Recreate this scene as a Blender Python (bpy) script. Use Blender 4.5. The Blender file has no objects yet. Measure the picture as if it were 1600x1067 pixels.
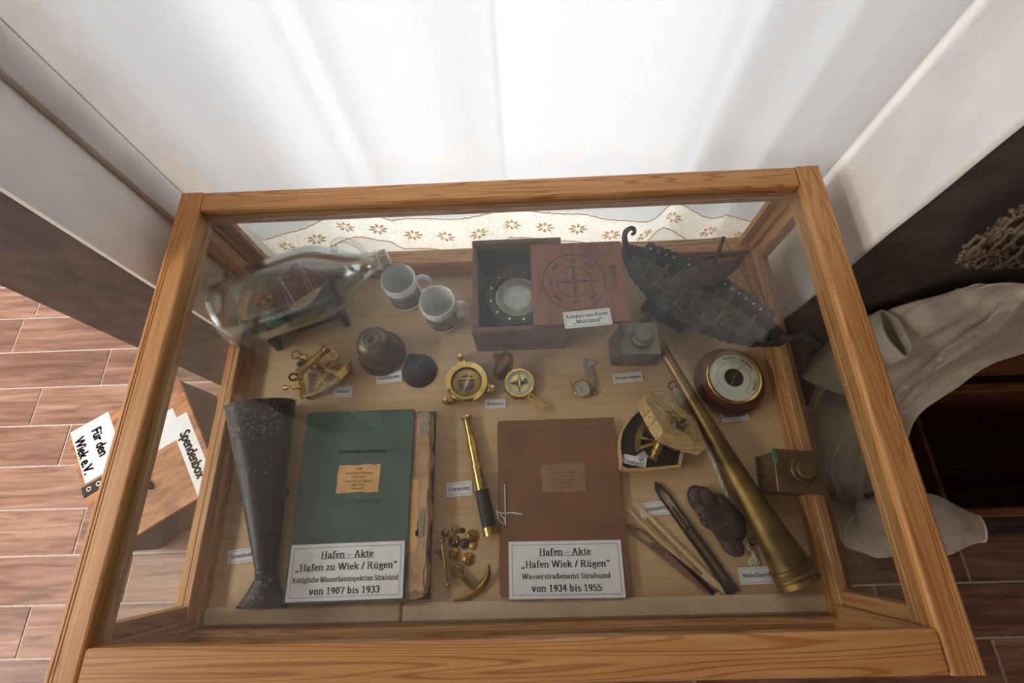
import bpy, bmesh, math, random
from mathutils import Vector, Matrix, Euler
random.seed(11)
PI = math.pi
scene = bpy.context.scene
COL = scene.collection

# ------------------------------------------------------------------ camera
TOPZ, BASE = 0.95, 0.70          # case top and case floor heights (m)
CAM_LOC = Vector((0.0412, 0.1937, 0.7395 + TOPZ))
CAM_ROT = Euler((0.3733, 0.0336, -0.0256), 'XYZ')
FPX = 735.59
cam_data = bpy.data.cameras.new('camera')
cam_data.sensor_width = 36.0
cam_data.lens = FPX / 1600 * 36.0
cam_data.clip_start = 0.01
cam = bpy.data.objects.new('camera', cam_data)
cam.location = CAM_LOC
cam.rotation_euler = CAM_ROT
COL.objects.link(cam)
scene.camera = cam

# ------------------------------------------------------------------ sky, lights, exposure
SKY = 4.6
world = bpy.data.worlds.new('overcast_sky')
scene.world = world
world.use_nodes = True
bg = world.node_tree.nodes['Background']
bg.inputs[0].default_value = (0.94, 0.97, 1.0, 1)
bg.inputs[1].default_value = SKY
def portal(name, loc, rot, sx, sy):
    d = bpy.data.lights.new(name, 'AREA'); d.shape = 'RECTANGLE'; d.size = sx; d.size_y = sy
    d.cycles.is_portal = True
    o = bpy.data.objects.new(name, d); o.location = loc; o.rotation_euler = rot; COL.objects.link(o)
# daylight openings (sky shines through); the side one is added for its light
WIN_X0, WIN_X1, WIN_Z0, WIN_Z1 = -0.53, 0.56, 0.50, 2.35
portal('window_daylight', ((WIN_X0+WIN_X1)/2, 1.32, (WIN_Z0+WIN_Z1)/2), (-PI/2, 0, 0), WIN_X1-WIN_X0, WIN_Z1-WIN_Z0)
portal('hall_daylight', (-2.05, 2.62, 1.2), (-PI/2, 0, 0), 1.9, 2.1)
portal('added_side_daylight', (-3.22, -1.1, 1.5), (0, -PI/2, 0), 1.3, 1.6)  # unseen side window, added to brighten the room from the left
def fill_light(name, loc, size, watts, color):
    d = bpy.data.lights.new(name, 'AREA'); d.shape = 'RECTANGLE'; d.size = size[0]; d.size_y = size[1]
    d.energy = watts; d.color = color
    o = bpy.data.objects.new(name, d); o.location = loc; COL.objects.link(o)
fill_light('added_fill_light', (-2.35, 0.15, 2.42), (0.5, 1.2), 34, (1.0, 0.95, 0.88))  # added fill light below the unseen ceiling, no real fixture
scene.view_settings.view_transform = 'Standard'
scene.view_settings.look = 'None'
scene.view_settings.gamma = 1.0
scene.view_settings.use_curve_mapping = False
scene.view_settings.exposure = 0.42
cy = scene.cycles
cy.max_bounces = 10; cy.diffuse_bounces = 5; cy.glossy_bounces = 4; cy.transmission_bounces = 6
cy.transparent_max_bounces = 24
cy.caustics_reflective = False; cy.caustics_refractive = False
cy.sample_clamp_indirect = 4.0

# ------------------------------------------------------------------ pixel of the photograph -> point in the room
_R = CAM_ROT.to_matrix()
def _ray(u, v): return _R @ Vector(((u - 800) / FPX, -(v - 533.5) / FPX, -1.0))
def at_z(u, v, z):
    d = _ray(u, v); return CAM_LOC + d * ((z - CAM_LOC.z) / d.z)
def at_y(u, v, y):
    d = _ray(u, v); return CAM_LOC + d * ((y - CAM_LOC.y) / d.y)
def at(u, v, h=0.0): return at_z(u, v, BASE + h)          # h above the case floor

# ------------------------------------------------------------------ mesh builder
def Tr(x=0, y=0, z=0): return Matrix.Translation((x, y, z))
def Rx(a): return Matrix.Rotation(a, 4, 'X')
def Ry(a): return Matrix.Rotation(a, 4, 'Y')
def Rz(a): return Matrix.Rotation(a, 4, 'Z')
def Sc(x, y=None, z=None):
    if y is None: y = z = x
    return Matrix.Diagonal((x, y, z, 1))
def aim(a, b):
    """matrix putting local +Z along a->b with origin a"""
    a = Vector(a); b = Vector(b)
    q = (b - a).to_track_quat('Z', 'Y')
    return Matrix.Translation(a) @ q.to_matrix().to_4x4()

class MB:
    def __init__(s): s.v = []; s.f = []
    def add(s, vs, fs, M=None):
        o = len(s.v)
        if M is None: s.v += [Vector(p) for p in vs]
        else: s.v += [M @ Vector(p) for p in vs]
        s.f += [[i + o for i in f] for f in fs]
        return s
    def box(s, x0, x1, y0, y1, z0, z1, bev=0.0, M=None):
        if bev <= 0:
            vs = [(x, y, z) for x in (x0, x1) for y in (y0, y1) for z in (z0, z1)]
            fs = [(0,1,3,2),(4,6,7,5),(0,4,5,1),(2,3,7,6),(0,2,6,4),(1,5,7,3)]
            return s.add(vs, fs, M)
        b = min(bev, (x1-x0)*.49, (y1-y0)*.49, (z1-z0)*.49)
        vs = []; idx = {}
        for i, x in enumerate((x0, x1)):
            for j, y in enumerate((y0, y1)):
                for k, z in enumerate((z0, z1)):
                    dx = b if i == 0 else -b; dy = b if j == 0 else -b; dz = b if k == 0 else -b
                    idx[i,j,k] = len(vs)
                    vs += [(x, y+dy, z+dz), (x+dx, y, z+dz), (x+dx, y+dy, z)]
        I = lambda i,j,k,a: idx[i,j,k] + a
        fs = []
        for i in (0,1):
            fs.append([I(i,0,0,0), I(i,1,0,0), I(i,1,1,0), I(i,0,1,0)])
            fs.append([I(0,i,0,1), I(1,i,0,1), I(1,i,1,1), I(0,i,1,1)])
            fs.append([I(0,0,i,2), I(1,0,i,2), I(1,1,i,2), I(0,1,i,2)])
        for i in (0,1):
            for j in (0,1):
                fs.append([I(i,j,0,0), I(i,j,1,0), I(i,j,1,1), I(i,j,0,1)])
                fs.append([I(i,0,j,0), I(i,1,j,0), I(i,1,j,2), I(i,0,j,2)])
                fs.append([I(0,i,j,1), I(1,i,j,1), I(1,i,j,2), I(0,i,j,2)])
        for k in idx: fs.append([idx[k], idx[k]+1, idx[k]+2])
        return s.add(vs, fs, M)
    def lathe(s, prof, n=24, M=None, a0=0.0, a1=2*PI):
        full = abs(a1 - a0 - 2*PI) < 1e-6
        m = n if full else n + 1
        vs = []; fs = []; rows = []
        for r, z in prof:
            if r < 1e-6:
                rows.append([len(vs)] * m); vs.append((0, 0, z))
            else:
                rows.append(list(range(len(vs), len(vs) + m)))
                for i in range(m):
                    a = a0 + (a1 - a0) * i / n
                    vs.append((r*math.cos(a), r*math.sin(a), z))
        for p, q in zip(rows, rows[1:]):
            for i in range(n):
                j = (i + 1) % m
                f = [p[i], p[j], q[j], q[i]]
                g = []
                for t in f:
                    if t not in g: g.append(t)
                if len(g) > 2: fs.append(g)
        return s.add(vs, fs, M)
    def cyl(s, a, b, r0, r1=None, n=12):
        if r1 is None: r1 = r0
        L = (Vector(b) - Vector(a)).length
        return s.lathe([(0,0),(r0,0),(r1,L),(0,L)], n, aim(a, b))
    def tube(s, pts, r, n=8, closed=False, flat=1.0):
        pts = [Vector(p) for p in pts]
        N = len(pts); vs = []; fs = []
        up = None
        for i, p in enumerate(pts):
            if closed: d = pts[(i+1) % N] - pts[i-1]
            else: d = pts[min(i+1, N-1)] - pts[max(i-1, 0)]
            d.normalize()
            if up is None:
                up = Vector((0,0,1)) if abs(d.z) < .9 else Vector((1,0,0))
            sx = d.cross(up)
            if sx.length < 1e-5: sx = d.cross(Vector((.3,1,.2)))
            sx.normalize(); up = sx.cross(d).normalized()
            rr = r[i] if isinstance(r, (list, tuple)) else r
            for k in range(n):
                a = 2*PI*k/n
                vs.append(p + sx*(rr*math.cos(a)) + up*(rr*flat*math.sin(a)))
        for i in range(N if closed else N-1):
            j = (i+1) % N
            for k in range(n):
                l = (k+1) % n
                fs.append([i*n+k, i*n+l, j*n+l, j*n+k])
        if not closed:
            fs.append(list(range(n))[::-1]); fs.append([(N-1)*n+k for k in range(n)])
        return s.add(vs, fs)
    def prism(s, out, z0, z1, M=None):
        n = len(out)
        vs = [(p[0], p[1], z0) for p in out] + [(p[0], p[1], z1) for p in out]
        fs = [list(range(n))[::-1], [n+i for i in range(n)]]
        fs += [[i, (i+1) % n, n+(i+1) % n, n+i] for i in range(n)]
        return s.add(vs, fs, M)
    def ring(s, outer, inner, z0, z1, M=None):
        """closed frame between two outlines with the same number of points"""
        n = len(outer)
        vs = [(p[0],p[1],z) for z in (z0,z1) for o in (outer,inner) for p in o]
        fs = []
        for i in range(n):
            j = (i+1) % n
            fs += [[i,j,n+j,n+i],[2*n+i,3*n+i,3*n+j,2*n+j],[i,2*n+i,2*n+j,j],[n+i,n+j,3*n+j,3*n+i]]
        return s.add(vs, fs, M)
    def sphere(s, c, r, nu=16, nv=10, sc=(1,1,1)):
        prof = [(r*math.sin(PI*i/nv), -r*math.cos(PI*i/nv)) for i in range(nv+1)]
        return s.lathe(prof, nu, Tr(*c) @ Sc(*sc))
    def torus(s, R, r, n=24, m=8, M=None):
        prof = []
        vs = []; fs = []
        for i in range(n):
            a = 2*PI*i/n
            for k in range(m):
                b = 2*PI*k/m
                vs.append(((R+r*math.cos(b))*math.cos(a), (R+r*math.cos(b))*math.sin(a), r*math.sin(b)))
        for i in range(n):
            for k in range(m):
                fs.append([i*m+k, ((i+1)%n)*m+k, ((i+1)%n)*m+(k+1)%m, i*m+(k+1)%m])
        return s.add(vs, fs, M)
    def grid(s, fn, nu, nv, M=None):
        vs = [fn(i/nu, j/nv) for j in range(nv+1) for i in range(nu+1)]
        fs = [[j*(nu+1)+i, j*(nu+1)+i+1, (j+1)*(nu+1)+i+1, (j+1)*(nu+1)+i] for j in range(nv) for i in range(nu)]
        return s.add(vs, fs, M)
    def sheet(s, fn, nu, nv, th, M=None):
        """grid with thickness th (front and back surface joined at the rim)"""
        vs = [Vector(fn(i/nu, j/nv)) for j in range(nv+1) for i in range(nu+1)]
        W = nu+1
        nor = []
        for j in range(nv+1):
            for i in range(nu+1):
                a = vs[j*W+min(i+1,nu)] - vs[j*W+max(i-1,0)]
                b = vs[min(j+1,nv)*W+i] - vs[max(j-1,0)*W+i]
                c = a.cross(b)
                nor.append(c.normalized() if c.length > 1e-12 else Vector((0,0,1)))
        o = len(vs)
        v2 = vs + [p - n*th for p, n in zip(vs, nor)]
        fs = []
        for j in range(nv):
            for i in range(nu):
                q = [j*W+i, j*W+i+1, (j+1)*W+i+1, (j+1)*W+i]
                fs.append(q); fs.append([k+o for k in q[::-1]])
        rim = [i for i in range(nu)] + [j*W+nu for j in range(nv)] + [nv*W+nu-i for i in range(nu)] + [(nv-j)*W for j in range(nv)]
        for a, b in zip(rim, rim[1:]+rim[:1]): fs.append([a, a+o, b+o, b][::-1])
        return s.add(v2, fs, M)
    def mesh(s, name, m, ang=32, recalc=True):
        me = bpy.data.meshes.new(name)
        me.from_pydata([tuple(p) for p in s.v], [], s.f)
        if recalc:
            bm = bmesh.new(); bm.from_mesh(me)
            bmesh.ops.recalc_face_normals(bm, faces=bm.faces)
            bm.to_mesh(me); bm.free()
        if ang > 0:
            me.polygons.foreach_set('use_smooth', [True]*len(me.polygons))
            me.set_sharp_from_angle(angle=math.radians(ang))
        me.materials.append(MAT[m] if isinstance(m, str) else m)
        me.update()
        return me
    def build(s, name, m, parent=None, ang=32, recalc=True):
        o = bpy.data.objects.new(name, s.mesh(name, m, ang, recalc))
        COL.objects.link(o)
        if parent is not None: o.parent = parent
        return o

def tag(o, label=None, cat=None, group=None, kind=None):
    if label: o['label'] = label
    if cat: o['category'] = cat
    if group: o['group'] = group
    if kind: o['kind'] = kind
    return o
def thing(name, label, cat, loc=(0,0,0), rz=0.0, group=None):
    o = bpy.data.objects.new(name, None); COL.objects.link(o)
    o.empty_display_size = .05
    o.location = loc; o.rotation_euler = (0, 0, rz)
    return tag(o, label, cat, group)
def inst(src, parent, M=None):
    c = src.copy(); COL.objects.link(c); c.parent = parent
    if M is not None: c.matrix_local = M
    return c
def struct(name, mb, m, parent=None, ang=0, label=None):
    o = mb.build(name, m, parent, ang)
    if parent is None: o['kind'] = 'structure'
    if label: o['label'] = label
    return o
def circle(r, n=24, cx=0, cy=0, a0=0): return [(cx+r*math.cos(a0+2*PI*i/n), cy+r*math.sin(a0+2*PI*i/n)) for i in range(n)]
def smooth_path(P, k=6):
    P = [Vector(p) for p in P]; out = []
    for i in range(len(P)-1):
        p0 = P[max(i-1,0)]; p1 = P[i]; p2 = P[i+1]; p3 = P[min(i+2,len(P)-1)]
        for j in range(k):
            t = j/k
            out.append(.5*((2*p1)+(p2-p0)*t+(2*p0-5*p1+4*p2-p3)*t*t+(3*p1-p0-3*p2+p3)*t**3))
    out.append(P[-1]); return out

# ------------------------------------------------------------------ materials
def lin(c):
    def g(x):
        x /= 255.0
        return x/12.92 if x <= .04045 else ((x+.055)/1.055)**2.4
    return (g(c[0]), g(c[1]), g(c[2]), 1)
MAT = {}
class NT:
    def __init__(s, name):
        s.m = bpy.data.materials.new(name); s.m.use_nodes = True; MAT[name] = s.m
        s.t = s.m.node_tree; s.b = s.t.nodes['Principled BSDF']; s.out = s.t.nodes['Material Output']
    def n(s, typ, **kw):
        x = s.t.nodes.new(typ)
        for k, v in kw.items():
            if k.startswith('i_'): x.inputs[k[2:]].default_value = v
            else: setattr(x, k, v)
        return x
    def l(s, a, b): s.t.links.new(a, b)
    def coord(s, scale=(1,1,1), rnd=True, which='Object'):
        tc = s.n('ShaderNodeTexCoord'); mp = s.n('ShaderNodeMapping')
        mp.inputs['Scale'].default_value = scale
        s.l(tc.outputs[which], mp.inputs['Vector'])
        if rnd:
            oi = s.n('ShaderNodeObjectInfo'); mu = s.n('ShaderNodeMath', operation='MULTIPLY'); mu.inputs[1].default_value = 37.0
            s.l(oi.outputs['Random'], mu.inputs[0]); s.l(mu.outputs[0], mp.inputs['Location'])
        return mp.outputs[0]
    def noise(s, vec, scale, detail=3, rough=.5, dist=0.0):
        x = s.n('ShaderNodeTexNoise'); x.inputs['Scale'].default_value = scale; x.inputs['Detail'].default_value = detail
        x.inputs['Roughness'].default_value = rough; x.inputs['Distortion'].default_value = dist
        s.l(vec, x.inputs['Vector']); return x.outputs['Fac']
    def ramp(s, fac, stops):
        r = s.n('ShaderNodeValToRGB'); e = r.color_ramp.elements
        while len(e) < len(stops): e.new(.5)
        for k, (p, c) in enumerate(stops):
            e[k].position = p; e[k].color = lin(c) if len(c) == 3 else c
        s.l(fac, r.inputs[0]); return r.outputs[0]
    def mix(s, fac, a, b, typ='MIX'):
        x = s.n('ShaderNodeMix', data_type='RGBA', blend_type=typ)
        if isinstance(fac, (int, float)): x.inputs[0].default_value = fac
        else: s.l(fac, x.inputs[0])
        for v, k in ((a, 6), (b, 7)):
            if isinstance(v, tuple): x.inputs[k].default_value = v if len(v) == 4 else lin(v)
            else: s.l(v, x.inputs[k])
        return x.outputs[2]
    def bump(s, h, strength=.2, dist=.002):
        x = s.n('ShaderNodeBump'); x.inputs['Strength'].default_value = strength; x.inputs['Distance'].default_value = dist
        s.l(h, x.inputs['Height']); s.l(x.outputs[0], s.b.inputs['Normal'])
    def base(s, c):
        if isinstance(c, tuple): s.b.inputs['Base Color'].default_value = lin(c) if len(c) == 3 else c
        else: s.l(c, s.b.inputs['Base Color'])
    def set(s, **kw):
        for k, v in kw.items(): s.b.inputs[k.replace('_', ' ')].default_value = v
        return s

def plain(name, c, rough=.6, metal=0.0, var=.12, scale=60, bump=0.0, spec=.4):
    t = NT(name); vec = t.coord()
    f = t.noise(vec, scale, 4)
    d = tuple(int(x*(1-var)) for x in c); u = tuple(min(255, int(x*(1+var))) for x in c)
    t.base(t.ramp(f, [(.3, d), (.7, u)]))
    t.set(Roughness=rough, Metallic=metal, Specular_IOR_Level=spec)
    if bump: t.bump(t.noise(vec, scale*5, 3), bump*.6, .0004)
    return t
def wood(name, light, dark, axis=0, fine=90, along=4, rough=.45, contrast=(.35,.65), bands=0.0, bump=.12):
    t = NT(name)
    sc = [fine]*3; sc[axis] = along
    vec = t.coord(tuple(sc))
    f = t.noise(vec, 1.0, 5, .55, .6)
    col = t.ramp(f, [(contrast[0], dark), (contrast[1], light)])
    if bands > 0:
        sc2 = [22]*3; sc2[axis] = .9
        v2 = t.coord(tuple(sc2))
        w = t.n('ShaderNodeTexNoise'); w.inputs['Scale'].default_value = 1.0; w.inputs['Detail'].default_value = 1.5
        t.l(v2, w.inputs['Vector'])
        m = t.n('ShaderNodeMath', operation='MULTIPLY'); m.inputs[1].default_value = 150.0; t.l(w.outputs['Fac'], m.inputs[0])
        sn = t.n('ShaderNodeMath', operation='SINE'); t.l(m.outputs[0], sn.inputs[0])
        r = t.ramp(sn.outputs[0], [(.35, (255,255,255)), (.97, tuple(int(255*(1-bands*k)) for k in (.6,1.0,1.25)))])
        col = t.mix(1.0, col, r, 'MULTIPLY')
    sc3 = [5]*3; sc3[axis] = 1.2
    big = t.noise(t.coord(tuple(sc3)), 1.0, 2)
    col = t.mix(1.0, col, t.ramp(big, [(.3, (225,220,212)), (.7, (255,255,255))]), 'MULTIPLY')
    t.base(col); t.set(Roughness=rough, Specular_IOR_Level=.4); t.bump(f, bump, .0006)
    return t
def glass(name, tint=(.97,.985,.98), f0=.045, power=5.0, gloss=.02, dust=0.0):
    """thin clear pane: see-through with a Fresnel-like mirror share"""
    t = NT(name); t.t.nodes.remove(t.b)
    lw = t.n('ShaderNodeLayerWeight'); lw.inputs['Blend'].default_value = .5
    p = t.n('ShaderNodeMath', operation='POWER'); p.inputs[1].default_value = power; t.l(lw.outputs['Facing'], p.inputs[0])
    m = t.n('ShaderNodeMath', operation='MULTIPLY_ADD'); m.inputs[1].default_value = 1-f0; m.inputs[2].default_value = f0; t.l(p.outputs[0], m.inputs[0])
    tr = t.n('ShaderNodeBsdfTransparent'); tr.inputs[0].default_value = (*tint, 1)
    gl = t.n('ShaderNodeBsdfGlossy'); gl.inputs['Roughness'].default_value = gloss
    mx = t.n('ShaderNodeMixShader'); t.l(m.outputs[0], mx.inputs[0]); t.l(tr.outputs[0], mx.inputs[1]); t.l(gl.outputs[0], mx.inputs[2])
    last = mx.outputs[0]
    if dust:
        df = t.n('ShaderNodeBsdfDiffuse'); df.inputs[0].default_value = (.85,.84,.8,1)
        nz = t.noise(t.coord((1,1,1), False), 9, 4, .6)
        mm = t.n('ShaderNodeMath', operation='MULTIPLY'); mm.inputs[1].default_value = dust*2; t.l(nz, mm.inputs[0])
        m2 = t.n('ShaderNodeMixShader'); t.l(mm.outputs[0], m2.inputs[0]); t.l(last, m2.inputs[1]); t.l(df.outputs[0], m2.inputs[2]); last = m2.outputs[0]
    t.l(last, t.out.inputs[0])
    return t

wood('pine_x', (214,163,104), (200,143,86), 0, bands=.22)
wood('pine_y', (214,163,104), (200,143,86), 1, bands=.15)
wood('pine_z', (208,157,99), (193,137,82), 2, bands=.15)
wood('birch_x', (222,190,148), (211,176,132), 0, fine=60, along=2, contrast=(.3,.75), bands=.04)
wood('slat_beige', (224,204,174), (208,186,154), 2, fine=60, along=30, contrast=(.3,.75))
plain('wall_brown', (100,88,83), .9, var=.10, scale=22, bump=.25, spec=.15)
plain('wall_white', (233,228,223), .9, var=.03, scale=12, bump=.15, spec=.15)
plain('ceiling_white', (186,176,164), .95, var=.02)
plain('trim_grey', (184,175,168), .8, var=.05, scale=9, bump=.1)
plain('grout', (196,184,176), .9, var=.06)
def tile_mat():
    t = NT('floor_tile')
    f = t.noise(t.coord((3.5, 42, 42)), 1.0, 6, .6, .8)
    col = t.ramp(f, [(.26, (104,72,56)), (.5, (160,120,98)), (.75, (192,156,134))])
    g = t.noise(t.coord((1.2, 9, 9)), 1.0, 3, .5, 1.2)
    col = t.mix(1.0, col, t.ramp(g, [(.3, (206,198,194)), (.62, (255,255,255))]), 'MULTIPLY')
    oi = t.n('ShaderNodeObjectInfo')
    col = t.mix(1.0, col, t.ramp(oi.outputs['Random'], [(0, (222,214,210)), (1, (255,252,250))]), 'MULTIPLY')
    t.base(col); t.set(Roughness=.38, Specular_IOR_Level=.45); t.bump(f, .25, .0008)
tile_mat()
glass('pane_glass', f0=.038, dust=.004)
glass('clear_glass', (.985,.99,.985), .04, 5, .01)
glass('bottle_glass', (.94,.955,.94), .06, 1.7, .05)
def cloth(name, c, trans=.5):
    t = NT(name); t.t.nodes.remove(t.b)
    d = t.n('ShaderNodeBsdfDiffuse'); tr = t.n('ShaderNodeBsdfTranslucent')
    w = t.noise(t.coord((700, 700, 30), False), 1.0, 2)
    col = t.ramp(w, [(.2, tuple(int(x*.97) for x in c)), (.8, c)])
    t.l(col, d.inputs[0]); t.l(col, tr.inputs[0])
    mx = t.n('ShaderNodeMixShader'); mx.inputs[0].default_value = trans
    t.l(d.outputs[0], mx.inputs[1]); t.l(tr.outputs[0], mx.inputs[2]); t.l(mx.outputs[0], t.out.inputs[0])
cloth('curtain_cloth', (216,217,219), .5)
def lace():
    t = NT('lace_cloth'); t.t.nodes.remove(t.b)
    d = t.n('ShaderNodeBsdfDiffuse'); tr = t.n('ShaderNodeBsdfTranslucent'); tp = t.n('ShaderNodeBsdfTransparent')
    for x in (d, tr): x.inputs[0].default_value = lin((250,247,240))
    mx = t.n('ShaderNodeMixShader'); mx.inputs[0].default_value = .5
    t.l(d.outputs[0], mx.inputs[1]); t.l(tr.outputs[0], mx.inputs[2])
    v = t.n('ShaderNodeTexVoronoi'); v.inputs['Scale'].default_value = 1.0
    t.l(t.coord((240, 1, 240), False), v.inputs['Vector'])
    big = t.noise(t.coord((14, 1, 14), False), 1.0, 1)
    th = t.n('ShaderNodeMath', operation='MULTIPLY_ADD'); th.inputs[1].default_value = .5; th.inputs[2].default_value = .02; t.l(big, th.inputs[0])
    lt = t.n('ShaderNodeMath', operation='LESS_THAN'); t.l(v.outputs['Distance'], lt.inputs[0]); t.l(th.outputs[0], lt.inputs[1])
    ml = t.n('ShaderNodeMath', operation='MULTIPLY'); ml.inputs[1].default_value = .65; t.l(lt.outputs[0], ml.inputs[0])
    m2 = t.n('ShaderNodeMixShader'); t.l(ml.outputs[0], m2.inputs[0]); t.l(mx.outputs[0], m2.inputs[1]); t.l(tp.outputs[0], m2.inputs[2])
    t.l(m2.outputs[0], t.out.inputs[0])
lace()
cloth('lace_tan', (236,216,176), .7)
plain('steel', (190,186,178), .35, 1.0, .05)
# ================================================================== THE ROOM
floor = struct('floor', MB().box(-3.2, 3.2, -3.0, 2.6, -0.06, -0.003), 'grout')
ROW0, PITCH, TLEN = 0.44, 0.149, 0.9
offs = {3: -1.991, 2: -1.585, 1: -1.81, -4: -1.588, -3: -1.288}
tile_meshes = {}
def tile(x0, x1, y0, y1):
    w = round(x1-x0, 3)
    if w < .03: return
    if w not in tile_meshes:
        tile_meshes[w] = MB().box(-w/2, w/2, -(PITCH-.0065)/2, (PITCH-.0065)/2, -.008, 0, .0012).mesh('floor_plank', 'floor_tile', 0)
    o = bpy.data.objects.new('floor_plank', tile_meshes[w]); COL.objects.link(o)
    o.location = ((x0+x1)/2, (y0+y1)/2, 0); o.parent = floor
for k in range(-12, 14):
    y0 = ROW0 + k*PITCH; y1 = y0 + PITCH
    if k in offs: off = offs[k]
    elif k == -5: off = 1.416
    else: off = random.choice((.0, .3, .6, .15, .45, .75))
    x = off - TLEN*math.ceil((off + 3.2)/TLEN)
    while x < 3.2:
        a = max(x, -3.19); b = min(x+TLEN, 3.19)
        # only where the room's floor lies (not inside the walls)
        mid = (y0+y1)/2
        if mid < .64: tile(a+.003, b-.003, y0, y1)
        elif b < -.98: tile(a+.003, b-.003, y0, y1)
        elif a < -.98: tile(a+.0025, -.985, y0, y1)
        x += TLEN

CEIL = 2.5
struct('ceiling', MB().box(-3.3, 3.3, -3.1, 2.7, CEIL, CEIL+.1), 'ceiling_white')
PX0, PX1, FY = -0.972, -0.69, 0.655
struct('wall_back_left', MB().box(PX0, PX1, FY, 1.40, 0, CEIL, .004), 'wall_brown')
struct('wall_back_right', MB().box(.69, 3.2, FY, 1.40, 0, CEIL, .004), 'wall_brown')
struct('wall_niche_left', MB().box(-.69, -.68, FY-.001, 1.15, 0, CEIL), 'wall_white')
struct('wall_niche_right', MB().box(.68, .69, FY-.001, 1.15, 0, CEIL), 'wall_white')
# boards cladding the back half of the left reveal
m = MB().box(-.68, -.666, .800, .868, 0, CEIL, .002).box(-.68, -.668, .869, 1.0, 0, CEIL, .002)
struct('trim_1', m, 'trim_grey')
# corner bead on the right edge of the niche
m = MB(); pts = []
for i in range(60):
    z = i/59*CEIL
    pts.append((.683 + .0022*math.sin(z*9.1) + .001*math.sin(z*31), FY-.001 + .0015*math.sin(z*14+1), z))
m.tube(pts, .0065, 6)
struct('trim_2', m, 'wall_white', ang=60)
# wall with the window behind the curtain
m = MB()
m.box(-.69, WIN_X0, 1.15, 1.30, 0, CEIL); m.box(WIN_X1, .69, 1.15, 1.30, 0, CEIL)
m.box(WIN_X0, WIN_X1, 1.15, 1.30, WIN_Z1, CEIL); m.box(WIN_X0, WIN_X1, 1.15, 1.30, 0, WIN_Z0-.03)
struct('wall_window', m, 'wall_white')
struct('trim_3', MB().box(-.665, .68, .955, 1.30, WIN_Z0-.03, WIN_Z0, .004), 'wall_white', label='white window sill behind the curtain')
w1 = tag(bpy.data.objects.new('window_1', None), kind='structure'); COL.objects.link(w1)
w1.location = ((WIN_X0+WIN_X1)/2, 1.26, WIN_Z0)
ww = (WIN_X1-WIN_X0)/2; wh = WIN_Z1-WIN_Z0
m = MB().box(-ww, -ww+.05, -.02, .03, 0, wh).box(ww-.05, ww, -.02, .03, 0, wh).box(-ww+.05, ww-.05, -.02, .03, wh-.05, wh).box(-ww+.05, ww-.05, -.02, .03, 0, .05).box(-.02, .02, -.02, .03, .05, wh-.05)
m.build('window_frame', 'wall_white', w1, 0)
for s in (-1, 1):
    a, b = (-ww+.05, -.02) if s < 0 else (.02, ww-.05)
    MB().box(a, b, .002, .006, .05, wh-.05).build('pane', 'clear_glass', w1, 0)
# the hall on the left with its glazed door wall, and the rest of the room
m = MB(); m.box(-3.2, -3.0, 2.6, 2.72, 0, CEIL); m.box(-1.1, PX0+.002, 2.6, 2.72, 0, CEIL); m.box(-3.0, -1.1, 2.6, 2.72, 2.25, CEIL); m.box(-3.0, -1.1, 2.6, 2.72, -.05, .15)
struct('wall_hall_back', m, 'wall_white')
struct('wall_hall_right', MB().box(PX0, PX0+.15, 1.40, 2.72, 0, CEIL), 'wall_white')
m = MB(); m.box(-3.32, -3.2, -3.1, -1.9, 0, CEIL); m.box(-3.32, -3.2, -.3, 2.72, 0, CEIL); m.box(-3.32, -3.2, -1.9, -.3, 0, .85); m.box(-3.32, -3.2, -1.9, -.3, 2.15, CEIL)
struct('wall_left', m, 'wall_white')
struct('wall_right', MB().box(3.2, 3.32, -3.1, 1.4, 0, CEIL), 'wall_brown')
struct('wall_front', MB().box(-3.32, 3.32, -3.12, -3.0, 0, CEIL), 'wall_white')

# ------------------------------------------------------------------ curtain with lace hem
CY = 0.900
def fold(x, z):
    """curtain folds: gentle in the middle, deeper towards the right"""
    a = .010*math.sin(x*13+.6) + .006*math.sin(x*29+1.0+.25*z)
    a += (.020*math.sin(x*21-1.0) + .012*math.sin(x*47))*max(0, min(1, (x-.18)/.25, (.62-x)/.08))
    a += .007*math.exp(-((x+.30)/.018)**2) - .006*math.exp(-((x+.265)/.02)**2)
    a += .006*math.exp(-((x-.02)/.006)**2)
    return a
HEM = .735
cur = thing('window_curtain', 'white backlit cloth curtain with lace hem hanging behind the display case', 'curtain', (0, CY, HEM))
def pw(x, T):
    for (a, p), (b, q) in zip(T, T[1:]):
        if x <= b:
            t = max(0, min(1, (x-a)/(b-a))); t = t*t*(3-2*t); return p+(q-p)*t
    return T[-1][1]
HT = [(-.63,-.055),(-.52,-.020),(-.34,.028),(-.20,.010),(-.10,.014),(.1,.002),(.3,-.018),(.5,-.028),(.7,-.032)]
HB = [(-.63,-.150),(-.50,-.118),(-.37,-.082),(-.22,-.132),(-.06,-.126),(.1,-.126),(.3,-.134),(.5,-.146),(.7,-.15)]
def hemwave(x): return pw(x, HT)
def cfn(u, v):
    x = -.622 + u*1.297
    z = (1-v)*hemwave(x) + v*(2.42-HEM)
    edge = 0.0
    if x > .56: edge = -(x-.56)*.55           # the right edge turns forward along the reveal
    return (min(x, .672), fold(x, z*.3) + edge, z)
m = MB().grid(cfn, 220, 24)
m.build('cloth_panel', 'curtain_cloth', cur, 180, False)
LH = .115
def lfn(u, v):
    x = -.622 + u*1.285
    top = hemwave(x); bot = pw(x, HB)
    z = top + (bot-top)*v
    return (x, fold(x, 0) + .006*math.sin(x*17)*v + (-(x-.56)*.55 if x > .56 else 0), z)
MB().grid(lfn, 200, 6).build('lace_hem', 'lace_cloth', cur, 180, False)
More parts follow.
